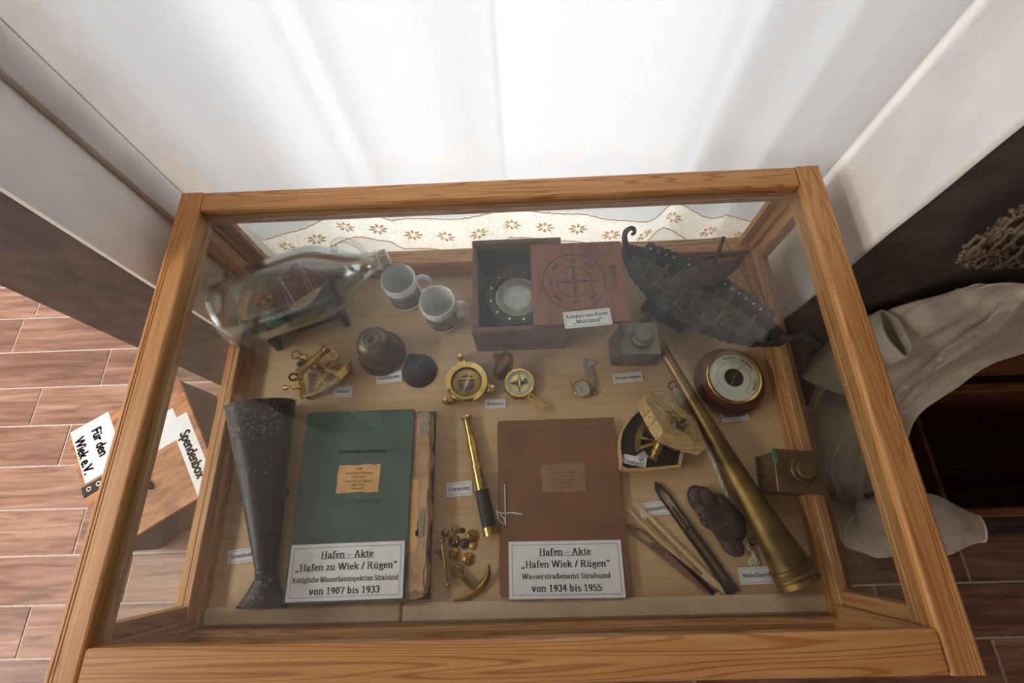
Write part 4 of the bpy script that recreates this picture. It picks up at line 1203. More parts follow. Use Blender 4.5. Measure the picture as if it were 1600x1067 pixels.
def deck(u, v):
    p_ = Vector(hull(u, 0)); q_ = Vector(hull(u, 1)); return p_.lerp(q_, v) - Vector((0,0,.001))
MB().grid(deck, 24, 1).build('deck', 'needle_pale', di, 60)
lean = Vector((0, .62, .78))
for x, hgt, sl in ((-.026,.080,.040), (.020,.088,.036)):
    q = Vector((hx+x, -.014+x*.3, .016))
    MB().cyl(q, q+lean*hgt, .0012, .0007, 6).build('mast', 'needle_pale', di)
    def sail(u, v, q=q, hgt=hgt, sl=sl):
        ln = sl*(1-.45*v)
        return q + lean*(hgt*(.14+.74*v)) + Vector((-.002-ln*u, -ln*u*.25+.004*math.sin(PI*u), .004*math.sin(PI*u)))
    MB().sheet(sail, 8, 8, .0005).build('sail', 'ship_red', di, 60)
    def top(u, v, q=q, hgt=hgt, sl=sl):
        return q + lean*(hgt*(.2+.62*v*(1-u*.6))) + Vector((.002+sl*.72*u, sl*.16*u, .003*math.sin(PI*u)))
    MB().sheet(top, 8, 8, .0005).build('fore_sail', 'ship_red', di, 60)
    MB().cyl(q+lean*(hgt*.14), q+lean*(hgt*.14)+Vector((-sl, -sl*.25, 0)), .0009, .0006, 6).build('boom', 'needle_pale', di)
MB().cyl((hx+.032,-.002,.024), (hx+.058,.006,.036), .001, .0006, 6).build('bowsprit', 'needle_pale', di)
m = MB()
for a_, b_ in (((-.05,-.03,.02),(hx-.026,.028,.078)), ((hx-.026,.028,.078),(hx+.020,.046,.085)), ((hx+.020,.046,.085),(hx+.058,.006,.036)), ((hx+.020,.046,.085),(hx+.010,-.024,.022)), ((hx-.026,.028,.078),(hx-.02,-.030,.022)), ((hx-.026,.028,.078),(hx-.040,-.028,.022))):
    m.cyl(a_, b_, .0004, .0004, 5)
m.build('rigging', 'string_white', di)

# ================================================================== VIKING SHIP MODEL
vs_, vb = at(972, 392, .105), at(1222, 536, .105)
vd = vb - vs_; VL = math.hypot(vd.x, vd.y); va = math.atan2(vd.y, vd.x)
vc = (vs_ + vb)/2
vk = thing('viking_ship_model', 'dark wooden longship model with shields, sail and dragon prow', 'model ship', (vc.x, vc.y, BASE), va)
H2 = VL/2
def vhull(u, v):
    """u along keel -1..1, v across -1..1 (gunwale to gunwale through the keel)"""
    w_ = .054*max(0.0, 1-abs(u)**2.2)**.8 + .0015
    sheer = .095 + .032*abs(u)**3
    keel = .048 + .045*abs(u)**3.2
    a = v*PI/2
    y = w_*math.sin(a)
    z = keel + (sheer-keel)*(1-math.cos(a)**.8 if abs(a) < PI/2-.001 else 1.0)
    return (u*H2, y, z)
MB().sheet(lambda s_, t_: vhull(2*s_-1, 2*t_-1), 48, 16, .003).build('hull', 'ship_wood', vk, 50)
# inner deck of planks
def vdeck(u, v):
    x = (2*u-1)*.86; w_ = .046*max(0.0, 1-abs(x)**2.2)**.8
    return (x*H2, (2*v-1)*w_, .068 + .034*abs(x)**3)
for k in range(6):
    MB().sheet(lambda u, v, k=k: vdeck(u, (k+.04+.92*v)/6), 30, 1, .002).build('deck_plank', 'deck_wood', vk, 50)
for k in range(9):
    u = -.64 + k*.16; w_ = .050*max(0.0, 1-abs(u)**2.2)**.8
    zz = .083 + .03*abs(u)**3
    MB().box(u*H2-.0035, u*H2+.0035, -w_, w_, zz-.0015, zz+.0015, .0005).build('thwart', 'deck_wood', vk)
# rubbing strakes
for sg in (-1, 1):
    for vv in (.70, .85, 1.0):
        MB().tube([Vector(vhull(-0.97+1.94*i/40, sg*vv)) + Vector((0, sg*.001, 0)) for i in range(41)], .0016, 5).build('strake', 'ship_wood', vk)
shm = MB().lathe([(.0122,-.001),(.0125,.001),(.007,.0022),(0,.0026)], 20).lathe([(0,-.0012),(.0122,-.001)], 20)
dm = MB().lathe([(0,.0052),(.0018,.0046),(.0024,.0028)], 10)
shield0 = None
for sg in (1, -1):
    for k in range(17):
        u = -.74 + k*.092
        q = Vector(vhull(u, sg*1.0)); q.z += .005 if sg > 0 else .001; q.y += sg*.004
        q2 = Vector(vhull(u+.02, sg*1.0)); an = math.atan2(q2.y+sg*.004-q.y, q2.x-q.x)
        M = Tr(*q) @ Rz(an) @ (Rx(.95) if sg > 0 else Rx(1.25))
        if shield0 is None:
            shield0 = shm.build('shield', 'ship_wood', vk); shield0.matrix_local = M
            boss0 = dm.build('shield_boss', 'shield_dot', shield0)
        else:
            o = inst(shield0, vk, M)
            if sg > 0: b = boss0.copy(); COL.objects.link(b); b.parent = o
# stem posts: curled stern, dragon head at the bow
sp_ = smooth_path([(-H2*.97,0,.128), (-H2*1.02,0,.150), (-H2*1.03,0,.172), (-H2*.99,0,.190), (-H2*.95,0,.192), (-H2*.935,0,.182), (-H2*.955,0,.174)], 5)
MB().tube(sp_, [.0065-.0035*i/len(sp_) for i in range(len(sp_))], 8).build('stern_curl', 'ship_wood', vk, 60)
bp_ = smooth_path([(H2*.96,0,.122), (H2*1.02,0,.136), (H2*1.06,0,.156), (H2*1.09,0,.166)], 5)
neck = MB().tube(bp_, [.0065-.002*i/len(bp_) for i in range(len(bp_))], 8).build('dragon_neck', 'ship_wood', vk, 60)
hd_ = MB(); hx_, hz_ = H2*1.09, .168
hd_.sphere((hx_+.004,0,hz_), .0105, 14, 9, (1.35,.8,.9)); hd_.build('dragon_head', 'ship_wood', vk)
MB().box(0,.016,-.0045,.0045,-.001,.003,.001, Tr(hx_+.010,0,hz_+.002) @ Ry(.25)).build('upper_jaw', 'ship_wood', vk)
MB().box(0,.013,-.004,.004,-.0015,.001,.0008, Tr(hx_+.009,0,hz_-.004) @ Ry(.7)).build('lower_jaw', 'ship_wood', vk)
for sg in (-1, 1): MB().lathe([(.003,0),(0,.012)], 8, Tr(hx_-.004, sg*.005, hz_+.004) @ Rx(-sg*.4) @ Ry(-.7)).build('dragon_ear', 'ship_wood', vk)
# mast, yard and sail placed by the photograph
inv = (Tr(vc.x, vc.y, BASE) @ Rz(va)).inverted()
def V(u, v, h): return inv @ at(u, v, h)
mt = V(1131, 371, .232); mb_ = V(1098, 458, .055)
MB().cyl(mb_, mt, .0052, .0032, 10).build('mast', 'ship_wood', vk)
y0, y1 = V(1058, 409, .175), V(1172, 392, .175)
MB().tube([y0, y0.lerp(y1,.25), y0.lerp(y1,.5), y0.lerp(y1,.75), y1], [.0018,.0036,.0042,.0036,.0018], 8).build('yard', 'ship_wood', vk, 60)
ydir = (y1-y0).normalized(); fw = Vector((0,0,1)).cross(ydir).normalized()
if (V(1100, 440, .17)-y0.lerp(y1,.5)).dot(fw) < 0: fw = -fw
def sailf(u, v):
    top = y0.lerp(y1, .06+.88*u) - Vector((0,0,.005+.010*abs(math.sin(u*PI*4))*(1-v)**3))
    return top + Vector((0,0,-.085*v)) + fw*(.030*math.sin(PI*(.15+.85*v))*math.sin(PI*(.1+.8*u)) + .010*v) + ydir*((.5-u)*.030*v)
MB().sheet(sailf, 32, 14, .0012).build('sail', 'ship_sail', vk, 60)
m = MB()
for a_, b_ in ((mt, Vector((-H2*.98,0,.14))), (mt-Vector((0,0,.012)), Vector((-H2*.93,0,.132))), (mt, Vector((H2*.93,0,.125))), (y1, Vector((H2*.9,.0,.122))), (y0, Vector((-H2*.9,.01,.12))), (y1, Vector((H2*.86,.01,.115)))):
    n_ = 8; P = [a_.lerp(b_, i/n_) - Vector((0,0,.006*math.sin(PI*i/n_))) for i in range(n_+1)]
    m.tube(P, .0007, 5)
m.build('rigging', 'thread', vk)['kind'] = 'stuff'
m = MB(); M0 = Tr(-.035, -.012, 0)
MB().box(-.052,.052,-.030,.030,0,.010,.0015, M0).build('stand_base', 'stand_wood', vk)
for x in (-.03,.03): MB().prism([(-.022,0),(.022,0),(.030,.055),(.012,.050),(-.012,.050),(-.030,.055)], -.003, .003, M0 @ Tr(x,.012,.010) @ Rz(PI/2) @ Rx(PI/2)).build('stand_bracket', 'stand_wood', vk, 0)

# ================================================================== FOG HORN WITH CORD
ha, hb = at(1007, 497, .042), at(1249, 909, .041)
fh = thing('fog_horn', 'long tarnished brass fog horn lying diagonally', 'horn', (ha.x, ha.y, BASE))
oH = Vector((ha.x, ha.y, BASE)); HM = aim(ha-oH, hb-oH); HLn = (hb-ha).length
MB().lathe([(0,0),(.011,0),(.0125,.003),(.010,.008),(.0065,.014),(.006,.030)], 24, HM).build('mouthpiece', 'horn_brass', fh)
MB().lathe([(.0065,.026),(.0085,.030),(.0095,.034),(.010,.070),(.0125,.072),(.0130,.078),(.0125,.082),(.0105,.084)], 28, HM).build('upper_tube', 'horn_brass', fh)
pf = [(.0105,.084)]
for i in range(1, 25):
    s_ = i/24; z = .084 + s_*(HLn-.084-.030)
    pf.append((.0108 + .0205*s_**1.55 + .004*s_**8, z))
pf += [(pf[-1][0]+.0005, HLn-.029)]
MB().lathe(pf, 36, HM).build('horn_tube', 'horn_brass', fh, 40)
e = pf[-1][0]
MB().lathe([(e,HLn-.030),(e+.0025,HLn-.029),(e+.003,HLn-.024),(e+.0015,HLn-.021),(e+.0015,HLn-.017),(e+.0030,HLn-.015),(e+.0032,HLn-.011),(e+.001,HLn-.009),(e+.003,HLn-.002),(e+.0035,HLn),(e+.001,HLn),(e-.002,HLn-.020)], 36, HM).build('rim_band', 'horn_brass', fh)
def Hh(u, v, h): return at(u, v, h)-oH
MB().torus(.0085, .0016, 20, 6, Tr(*Hh(1051,602,.018)) @ Rx(.6)).build('cord_ring', 'bell_dark', fh)
cpath = smooth_path([Hh(u, v, h) for u, v, h in ((1054,607,.016),(1064,625,.014),(1075,648,.014),(1090,668,.012),(1107,702,.010),(1121,734,.008),(1132,765,.007),(1144,787,.010),(1152,805,.016),(1158,825,.014),(1164,845,.008),(1172,858,.006))], 10)
m = MB()
acc = [0.0]
for a_, b_ in zip(cpath, cpath[1:]): acc.append(acc[-1]+(b_-a_).length)
for k in range(3):
    P = []
    for i, q in enumerate(cpath):
        dd = (cpath[min(i+1, len(cpath)-1)]-cpath[max(i-1,0)]).normalized(); sd = dd.cross(Vector((0,0,1))).normalized()
        ph = acc[i]/.011*PI + k*2*PI/3
        P.append(q + sd*(.0028*math.sin(ph)) + Vector((0,0,.0022*math.cos(ph))))
    m.tube(P, .0021, 6)
m.build('plaited_cord', 'rope_white', fh, 60)
m = MB()
for k in range(7):
    q = cpath[-1]; P = [q, q+Vector((.004+.003*math.sin(k*1.7), -.008, .001)), q+Vector((-.004+.004*k*.6, -.018-.002*(k % 3), -.001)), q+Vector((-.006+.0045*k*.7, -.026-.003*(k % 2), -.003))]
    m.tube(smooth_path(P, 4), .001, 5)
m.build('cord_tassel', 'rope_white', fh)['kind'] = 'stuff'
MB().torus(.0075, .0015, 20, 6, Tr(*Hh(1177,846,.010)) @ Rx(.5)).build('cord_ring', 'bell_dark', fh)

# ================================================================== SPEAKING TRUMPET
ta, tm, tb = at(408, 632, .064), at(417, 897, .022), at(410, 948, .022)
tt = thing('speaking_trumpet', 'black speckled tin speaking trumpet at the left case wall', 'speaking trumpet', (ta.x, ta.y, BASE))
oT = Vector((ta.x, ta.y, BASE)); TM = aim(ta-oT, tm-oT); TL = (tm-ta).length
MB().lathe([(.064,0),(.064,.003),(.018,TL),(.0165,TL),(.0625,.003),(.0625,0)], 40, TM).build('cone', 'black_tin', tt, 40)
MB().torus(.0635, .0022, 40, 8, TM @ Tr(0,0,.001)).build('rolled_rim', 'black_tin', tt)
MB().lathe([(.018,TL-.012),(.0200,TL-.010),(.0200,TL-.004),(.0185,TL),(.0200,TL+.002),(.0195,TL+.006)], 28, TM).build('neck_band', 'black_tin', tt)
# flattened mouthpiece
d2 = (tb-tm)
def mouth(u, v):
    a = 2*PI*u
    w_ = .018 + .030*v**1.2; hh = .018 - .006*v
    q = tm - oT + d2*v
    return q + Vector((w_*math.cos(a), 0, hh*math.sin(a) + .0*v))
m = MB().grid(mouth, 32, 10); m.build('mouthpiece', 'black_tin', tt, 60)
MB().tube([mouth(i/32, 1.0) for i in range(32)], .0018, 6, closed=True).build('mouthpiece_rim', 'black_tin', tt)
for ang in (1.2,):
    A = TM @ Vector((.0645*math.cos(ang), .0645*math.sin(ang), 0)); B = TM @ Vector((.0185*math.cos(ang), .0185*math.sin(ang), TL))
    MB().tube([A, B], .0011, 5).build('soldered_seam', 'black_tin', tt)
hk = at(447, 770, .028)-oT
MB().tube(smooth_path([hk+Vector((-.014,.002,.004)), hk+Vector((-.004,.006,.004)), hk+Vector((.004,.003,.002)), hk+Vector((.003,-.005,.001)), hk+Vector((-.005,-.004,.001))], 5), .0014, 6).build('wire_hook', 'black_tin', tt)

# ================================================================== TELESCOPE
sa_, sb_ = at(728.5, 650, .0135), at(767, 836, .0145)
ts = thing('telescope', 'small brass draw telescope with black leather barrel', 'telescope', (sa_.x, sa_.y, BASE))
oS = Vector((sa_.x, sa_.y, BASE)); SM = aim(sa_-oS, sb_-oS); LS = (sb_-sa_).length
MB().lathe([(0,.002),(.004,.001),(.0105,0),(.011,.004),(.009,.008),(.0078,.012),(.0078,LS*.245)], 28, SM).build('eyepiece_tube', 'brass', ts)
MB().lathe([(.0078,LS*.235),(.0102,LS*.237),(.0104,LS*.255),(.0092,LS*.258),(.0092,LS*.445)], 28, SM).build('draw_tube', 'brass', ts)
MB().lathe([(.0092,LS*.438),(.0116,LS*.44),(.0118,LS*.46),(.0106,LS*.463),(.0106,LS*.65)], 28, SM).build('draw_tube', 'brass', ts)
MB().lathe([(.0106,LS*.64),(.0132,LS*.643),(.0134,LS*.655),(.0138,LS*.93),(.0136,LS*.94)], 28, SM).build('leather_barrel', 'leather_black', ts)
MB().lathe([(.0138,LS*.935),(.0145,LS*.937),(.0145,LS),(.0125,LS),(.012,LS*.985),(0,LS*.98)], 28, SM).build('objective_ring', 'brass', ts)

# ================================================================== BUTTONS
bl = [((695.7,833),6.4,0,'brass button with blackened face left of the button pile'), ((711,827),6.6,0,'brass button topmost of the button pile'), ((709.5,846),9.2,1,'large brass anchor button left of the dark button'),
      ((738,837.5),9.6,1,'large brass anchor button at the right of the button pile'), ((726,849.5),7.8,2,'dark tarnished button in the middle of the pile'), ((738.5,853),5.8,0,'smallest brass button right of the dark button'),
      ((710,866),9.6,1,'shiny brass anchor button just above the anchor shank'), ((732,873.5),9.4,1,'shiny brass anchor button nearest the anchor arm'), ((714,892),9.8,0,'brass button half under the anchor shank'), ((721.5,829),4.2,2,'tiny dark square-backed button beside the topmost button')]
for (px, r, kind, lab) in bl:
    p = at(px[0], px[1], .004); R = r*.00128
    mt = ('brass_dull', 'brass_dark', 'bell_dark')[kind]
    t = thing('brass_button', 'small ' + lab if not lab.startswith(('large','small','tiny')) else lab, 'button', (p.x, p.y, BASE), random.uniform(0,6), 'uniform buttons beside the anchor')
    MB().lathe([(0,0),(R*.9,0),(R,.0012),(R*.97,.0024),(R*.86,.0028),(R*.80,.0024),(R*.5,.0040),(0,.0046)], 24).build('button_disc', mt, t, 40)
    if kind == 1:
        m = MB(); z_ = .0047
        m.tube([(0,R*.5,z_), (0,-R*.5,z_-.0004)], .0006, 5); m.tube([(-R*.25,R*.32,z_-.0003), (R*.25,R*.32,z_-.0003)], .0005, 5)
        m.tube([(-R*.45,-R*.1,z_-.0010), (-R*.25,-R*.42,z_-.0008), (0,-R*.52,z_-.0006), (R*.25,-R*.42,z_-.0008), (R*.45,-R*.1,z_-.0010)], .0006, 5)
        m.build('anchor_emblem', 'brass', t)

# ================================================================== SMALL ANCHOR
pA = at(743, 919, .006)
an = thing('brass_anchor', 'small dark brass stock anchor in front of the buttons', 'anchor', (pA.x, pA.y, BASE))
oA = Vector((pA.x, pA.y, BASE))
def An(u, v, h): return at(u, v, h)-oA
MB().tube([An(687,866,.016), An(712,892,.013), An(743,920,.007)], [.0036,.0048,.0062], 10).build('shank', 'brass_dull', an)
ap = smooth_path([An(763,882,.020), An(762,900,.013), An(752,916,.007), An(741,924,.006), An(728,931,.007), An(710,938,.012)], 6)
nA = len(ap); MB().tube(ap, [.0012+.0062*math.sin(PI*(.06+.88*i/(nA-1))) for i in range(nA)], 10, flat=.8).build('arms', 'brass_dull', an, 60)
for tip, bs in ((An(763,880,.021), An(762,897,.015)), (An(707,939,.0125), An(725,932,.008))):
    dd = (bs-tip); sd = dd.cross(Vector((0,0,1))).normalized()
    MB().add([tip, bs+sd*.0085+Vector((0,0,.001)), bs-sd*.0085+Vector((0,0,.001)), bs+dd*.15+Vector((0,0,.0035)), bs+dd*.12-Vector((0,0,.002))], [[0,1,3],[0,3,2],[0,4,1],[0,2,4],[1,4,3],[2,3,4]]).build('fluke', 'brass_dull', an, 0)
st_ = smooth_path([An(691,845,.018), An(692,858,.018), An(694,872,.018), An(697,894,.016), An(700,913,.010)], 5)
MB().tube(st_, .0019, 8).sphere(tuple(st_[0]), .0052, 12, 8).sphere(tuple(st_[-1]), .0058, 12, 8).build('stock', 'brass_dull', an)
MB().torus(.006, .0012, 18, 6, Tr(*An(684,862,.014)) @ Rx(1.0)).build('shackle_ring', 'brass_dull', an)

# ================================================================== NETTING NEEDLES
def needle(a, b, w_, mat, label, kind):
    A = at(a[0], a[1], .003); B = at(b[0], b[1], .003); d_ = B-A
    t = thing('netting_needle', label, 'netting needle', (A.x, A.y, BASE), math.atan2(d_.y, d_.x), 'netting needles')
    Ln = math.hypot(d_.x, d_.y); w_ /= 2
    th_ = .006
    if kind == 0:      # pointed with long slot and tongue
        out = [(0,0),(.010,-w_*.7),(.030,-w_),(Ln-.02,-w_),(Ln,-w_*1.1),(Ln-.010,0),(Ln,w_*1.1),(Ln-.02,w_),(.030,w_),(.010,w_*.7)]
        inn = [(.016,0),(.020,-w_*.42),(.032,-w_*.62),(Ln*.40,-w_*.62),(Ln*.42,-w_*.5),(Ln*.425,0),(Ln*.42,w_*.5),(Ln*.40,w_*.62),(.032,w_*.62),(.020,w_*.42)]
        MB().ring(out, inn, 0, th_).build('blade', mat, t, 0)
        MB().box(.055, Ln*.43, -w_*.16, w_*.16, .002, .0048, .0006).build('tongue', mat, t)
        MB().box(Ln*.44, Ln-.03, -w_*.35, w_*.35, th_-.001, th_+.0006, .0004).build('groove_core', 'needle_brown', t) if mat == 'needle_dark' else None
    else:              # open fork filled with wound twine
        MB().prism([(0,-w_*.9),(.012,-w_),(Ln-.01,-w_*.9),(Ln,-w_*.5),(Ln,-w_*.25),(.03,-w_*.45),(.0,-w_*.55)], 0, th_).build('prong', mat, t, 0)
        MB().prism([(.006,w_*.9),(.0,w_*.55),(.03,w_*.45),(Ln,w_*.25),(Ln,w_*.5),(Ln-.01,w_*.9),(.012,w_)], 0, th_).build('prong', mat, t, 0)
        m = MB()
        for i in range(60):
            x = .035 + i*(Ln*.62)/60
            m.tube([(x,-w_*.5,.003), (x+.001,0,.0072), (x+.002,w_*.5,.003)], .0009, 5)
        m.build('wound_twine', 'twine_tan', t)['kind'] = 'stuff'
        MB().box(.034, Ln-.004, -w_*.42, w_*.42, .001, .005, .0008).build('core', mat, t)
    return t
needle((1023,753), (1150,930), .022, 'needle_dark', 'long dark netting needle with an open eye', 0)
needle((986,790), (1128,931), .027, 'needle_pale', 'pale forked netting needle wound with twine', 1)
needle((979,818), (1122,932), .018, 'needle_brown', 'narrow brown wooden netting needle nearest the brown folder', 0)

# ================================================================== CASTANETS
pC = at(1118, 810, 0); oC = Vector((pC.x, pC.y, BASE))
cs = thing('castanets', 'bundle of dark brown shell-shaped wooden castanets tied together', 'castanets', (pC.x, pC.y, BASE))
def shell(u, v, h, rx, ry, rz, tl, nm='castanet_shell'):
    q = at(u, v, h)-oC
    m = MB(); m.lathe([(0,.011),(.3,.0105),(.62,.008),(.86,.0045),(1.0,0),(.98,-.002),(.8,.0005),(.5,.002),(0,.003)], 28, Tr(*q) @ Rz(rz) @ Rx(tl[0]) @ Ry(tl[1]) @ Sc(rx, ry, 1.2))
    return m.build(nm, 'leather_brown', cs, 60)
shell(1094,782,.016, .021,.031, .5, (.15,-.2)); shell(1109,782,.020, .018,.030, .55, (.1,.5))
shell(1134,792,.016, .017,.034, .75, (0,.35)); shell(1147,805,.012, .016,.028, .8, (.1,.5))
shell(1143,849,.013, .020,.026, .6, (-.25,.2)); shell(1108,810,.013, .018,.020, .3, (.2,-.3))
qg = at(1124, 812, .020)-oC
def gripf(u, v):
    a, b = 2*PI*u, PI*v
    r = 1 + .10*math.sin(a*3+4*b) + .06*math.sin(a*7+b*5) + .05*math.sin(b*11)
    p_ = Vector((.050*math.cos(b)*(1+.05*math.sin(a*5)), .023*r*math.sin(b)*math.cos(a)*(1.25-.45*math.cos(b)*-1), .015*r*math.sin(b)*math.sin(a)))
    return qg + Rz(-.62).to_3x3() @ p_
MB().grid(gripf, 32, 20).build('leather_wrapping', 'leather_brown', cs, 60)
MB().sphere(tuple(at(1106,815,.024)-oC), .011, 16, 10, (1.1,.9,.7)).build('knob', 'leather_brown', cs)
m = MB()
for k in range(5):
    a_ = at(1100+k*12, 796+k*7, .030)-oC
    m.tube(smooth_path([a_+Vector((-.012,-.012,-.010)), a_+Vector((-.002,.0,.004)), a_+Vector((.014,.010,-.008))], 4), .0008, 5)
m.build('binding_thread', 'thread', cs)['kind'] = 'stuff'

# ================================================================== SEXTANT IN ROUNDED BOX
pX = at(1018, 690, 0); oX = Vector((pX.x, pX.y, BASE))
sxb = thing('sextant_box', 'rounded wooden sextant box with black lining and plank lid ajar', 'box', (pX.x, pX.y, BASE))
def Xp(u, v, h): return at(u, v, h)-oX
dpx = [(1064,730),(978,736),(970,718),(967,697),(971,675),(982,656),(1000,638),(1018,630),(1044,636),(1062,655),(1072,690)]
dcp = smooth_path([Xp(u, v, .036) for u, v in dpx], 3)
dout = [(q.x, q.y) for q in dcp]
cxm = sum(q[0] for q in dout)/len(dout); cym = sum(q[1] for q in dout)/len(dout)
din = [(cxm+(x-cxm)*.93, cym+(y-cym)*.93) for x, y in dout]
MB().ring(dout, din, 0, .036).build('tray_wall', 'straw_wood', sxb, 30)
MB().prism(din, .001, .030).build('black_lining', 'black_felt', sxb, 30)
lpx = [(1009,625),(1011,617),(1016,613),(1028,613),(1041,619),(1060,634),(1088,659),(1104,699),(1074,690),(1040,677),(1026,656)]
# lid: a thick slanted board of planks resting on the tray
A_, B_, C_ = Xp(1012,618,.060), Xp(1102,698,.064), Xp(1040,677,.086)
ex = (B_-A_).normalized(); ez = (B_-A_).cross(C_-A_).normalized()
if ez.z < 0: ez = -ez
ey = ez.cross(ex)
LM = Matrix(((ex.x,ey.x,ez.x,A_.x),(ex.y,ey.y,ez.y,A_.y),(ex.z,ey.z,ez.z,A_.z),(0,0,0,1)))
def onlid(u, v):   # pixel -> lid plane (2d)
    d_ = _ray(u, v); n_ = ez; o_ = oX + A_
    s_ = (o_-CAM_LOC).dot(n_)/d_.dot(n_); q = CAM_LOC + d_*s_ - o_
    return (q.dot(ex), q.dot(ey))
l2 = [onlid(u, v) for u, v in lpx]
ys = [q[1] for q in l2]; ymin, ymax = min(ys), max(ys)
MB().prism(l2, -.016, -.0035, LM).build('lid_core', 'needle_brown', sxb, 0)
def clip(poly, y0, y1):
    def half(P, k, s):
        out = []
        for i in range(len(P)):
            a, b = P[i-1], P[i]
            fa, fb = s*(a[1]-k), s*(b[1]-k)
            if fa >= 0: out.append(a)
            if fa*fb < 0:
                t_ = fa/(fa-fb); out.append((a[0]+(b[0]-a[0])*t_, k))
        return out
    P = half(poly, y0, 1)
    return half(P, y1, -1) if P else P
npl = 9
for k in range(npl):
    a = ymin + (ymax-ymin)*k/npl; b = ymin + (ymax-ymin)*(k+1)/npl - .0014
    P = clip(l2, a, b)
    if len(P) > 2: MB().prism(P, -.0035, .0 + .0006*(k % 3), LM).build('lid_plank', 'straw_wood', sxb, 0)
# block edging of the lid
edge = [l2[1], l2[0], l2[10], l2[9], l2[8], l2[7]]
per = []
for a, b in zip(edge, edge[1:]):
    ln = math.hypot(b[0]-a[0], b[1]-a[1]); n_ = max(1, int(ln/.017))
    for i in range(n_):
        per.append((Vector((*a,0)).lerp(Vector((*b,0)), i/n_), Vector((*a,0)).lerp(Vector((*b,0)), (i+.94)/n_)))
for a, b in per:
    dd = (b-a).normalized(); nn = Vector((dd.y,-dd.x,0))
    if nn.dot(Vector((sum(q[0] for q in l2)/11, sum(q[1] for q in l2)/11, 0))-a) > 0: nn = -nn
    P = [a - nn*.003, b - nn*.003, b + nn*.0015, a + nn*.0015]
    MB().prism([(q.x, q.y) for q in P], -.030, .0004, LM).build('edge_block', 'straw_wood', sxb, 0)
cw = onlid(1056, 661); m = MB()
rr = random.Random(3)
for k in range(16):
    a = Vector((cw[0]+rr.uniform(-.02,.02), cw[1]+rr.uniform(-.010,.010), .001)); b = a + Vector((rr.uniform(-.018,.018), rr.uniform(-.012,.012), .002))
    m.tube(smooth_path([LM @ a, LM @ (a.lerp(b,.5)+Vector((rr.uniform(-.005,.005), rr.uniform(-.005,.005), .007))), LM @ b], 4), .0008, 5)
m.build('wire_tangle', 'thread', sxb)['kind'] = 'stuff'
# small sextant lying in the tray
sx2 = thing('boxed_sextant', 'small brass sextant lying on black lining under the plank lid', 'sextant', (pX.x, pX.y, BASE+.030))
oY = Vector((pX.x, pX.y, BASE+.030))
def Yp(u, v, h=.006): return at(u, v, .030+h)-oY
ar_ = arcp(Yp(1006,656), Yp(994,706), Yp(985,682), 12); hb_ = Yp(1030,690)
i2 = [q+(hb_-q)*.25 for q in ar_]
MB().prism([(q.x,q.y) for q in ar_]+[(q.x,q.y) for q in i2[::-1]], .004, .007).build('graduated_arc', 'brass_dull', sx2, 0)
for a, b, wd in ((i2[1], hb_, .006), (i2[-2], hb_, .006), (i2[6], hb_, .005)):
    L_ = (b-a).length; MB().box(-wd/2, wd/2, -.0015, .0015, 0, L_, .0004, aim(a, b)).build('frame_bar', 'brass', sx2)
a_, b_ = Yp(1019,719,.020), Yp(1030,693,.020)
LN = (b_-a_).length
MB().lathe([(0,.001),(.0085,0),(.009,.005),(.0075,.007),(.0075,LN*.4),(.009,LN*.42),(.0095,LN*.55),(.008,LN*.6),(.008,LN),(0,LN)], 20, aim(a_, b_)).build('telescope', 'brass', sx2)
MB().lathe([(0,0),(.013,0),(.014,.005),(.012,.012),(.006,.014),(0,.014)], 20, Tr(hb_.x, hb_.y, .004)).build('pivot_boss', 'brass', sx2)
MB().box(-.013,.013,-.006,.006,0,.010,.001, Tr(*Yp(1048,697,.0)) @ Rz(-.6)).build('mirror_mount', 'brass_dark', sx2)
MB().box(-.010,.010,-.0075,.0075,.0,.004,.0008, Tr(*Yp(1003,713,.0)) @ Rz(.5)).build('vernier_plate', 'silver_dial', sx2)
# ================================================================== DONATION BOX (on the floor at the left)
wood('donation_wood', (204,140,84), (138,82,44), 0, fine=36, along=10, rough=.45, contrast=(.32,.62))
plain('donation_side', (84,76,68), .45, var=.1, scale=20)
plain('linen', (218,206,190), .9, var=.05, scale=40, spec=.1)
plain('net_twine', (112,94,76), .9, var=.2, scale=200)
wood('chest_wood', (150,98,58), (112,68,38), 0, fine=30, along=4, rough=.6)
wood('chest_inner', (92,60,36), (66,40,24), 0, fine=30, along=4, rough=.7)
plain('plinth_dark', (74,62,54), .7)
plain('float_glass', (44,52,46), .15, var=.2, scale=10)
db = thing('donation_box', 'wooden donation box with white lettered labels on its lid', 'donation box', (-1.169, .417, 0), .557)
w_, d_, h_ = .186, .2075, .21
for x0, x1, y0, y1 in ((-w_+.006, -w_+.018, -d_+.006, d_-.006), (w_-.018, w_-.006, -d_+.006, d_-.006), (-w_+.018, w_-.018, -d_+.006, -d_+.018), (-w_+.018, w_-.018, d_-.018, d_-.006)):
    MB().box(x0, x1, y0, y1, 0, h_-.012, .002).build('side_panel', 'donation_side', db)
MB().box(-w_+.018, w_-.018, -d_+.018, d_-.018, .002, .012).build('bottom_panel', 'donation_side', db, 0)
rc_ = .014
lidp = []
for cx, cy_, a0 in ((w_-rc_, d_-rc_, 0), (-w_+rc_, d_-rc_, 90), (-w_+rc_, -d_+rc_, 180), (w_-rc_, -d_+rc_, 270)):
    lidp += _arc(cx, cy_, rc_, rc_, a0, a0+90, 5)
lidb = MB().prism(lidp, h_-.012, h_).build('lid', 'donation_wood', db, 0)
dinv = (Tr(-1.169, .417, 0) @ Rz(.557)).inverted()
def Dp(u, v, z=h_): return dinv @ at_z(u, v, z)
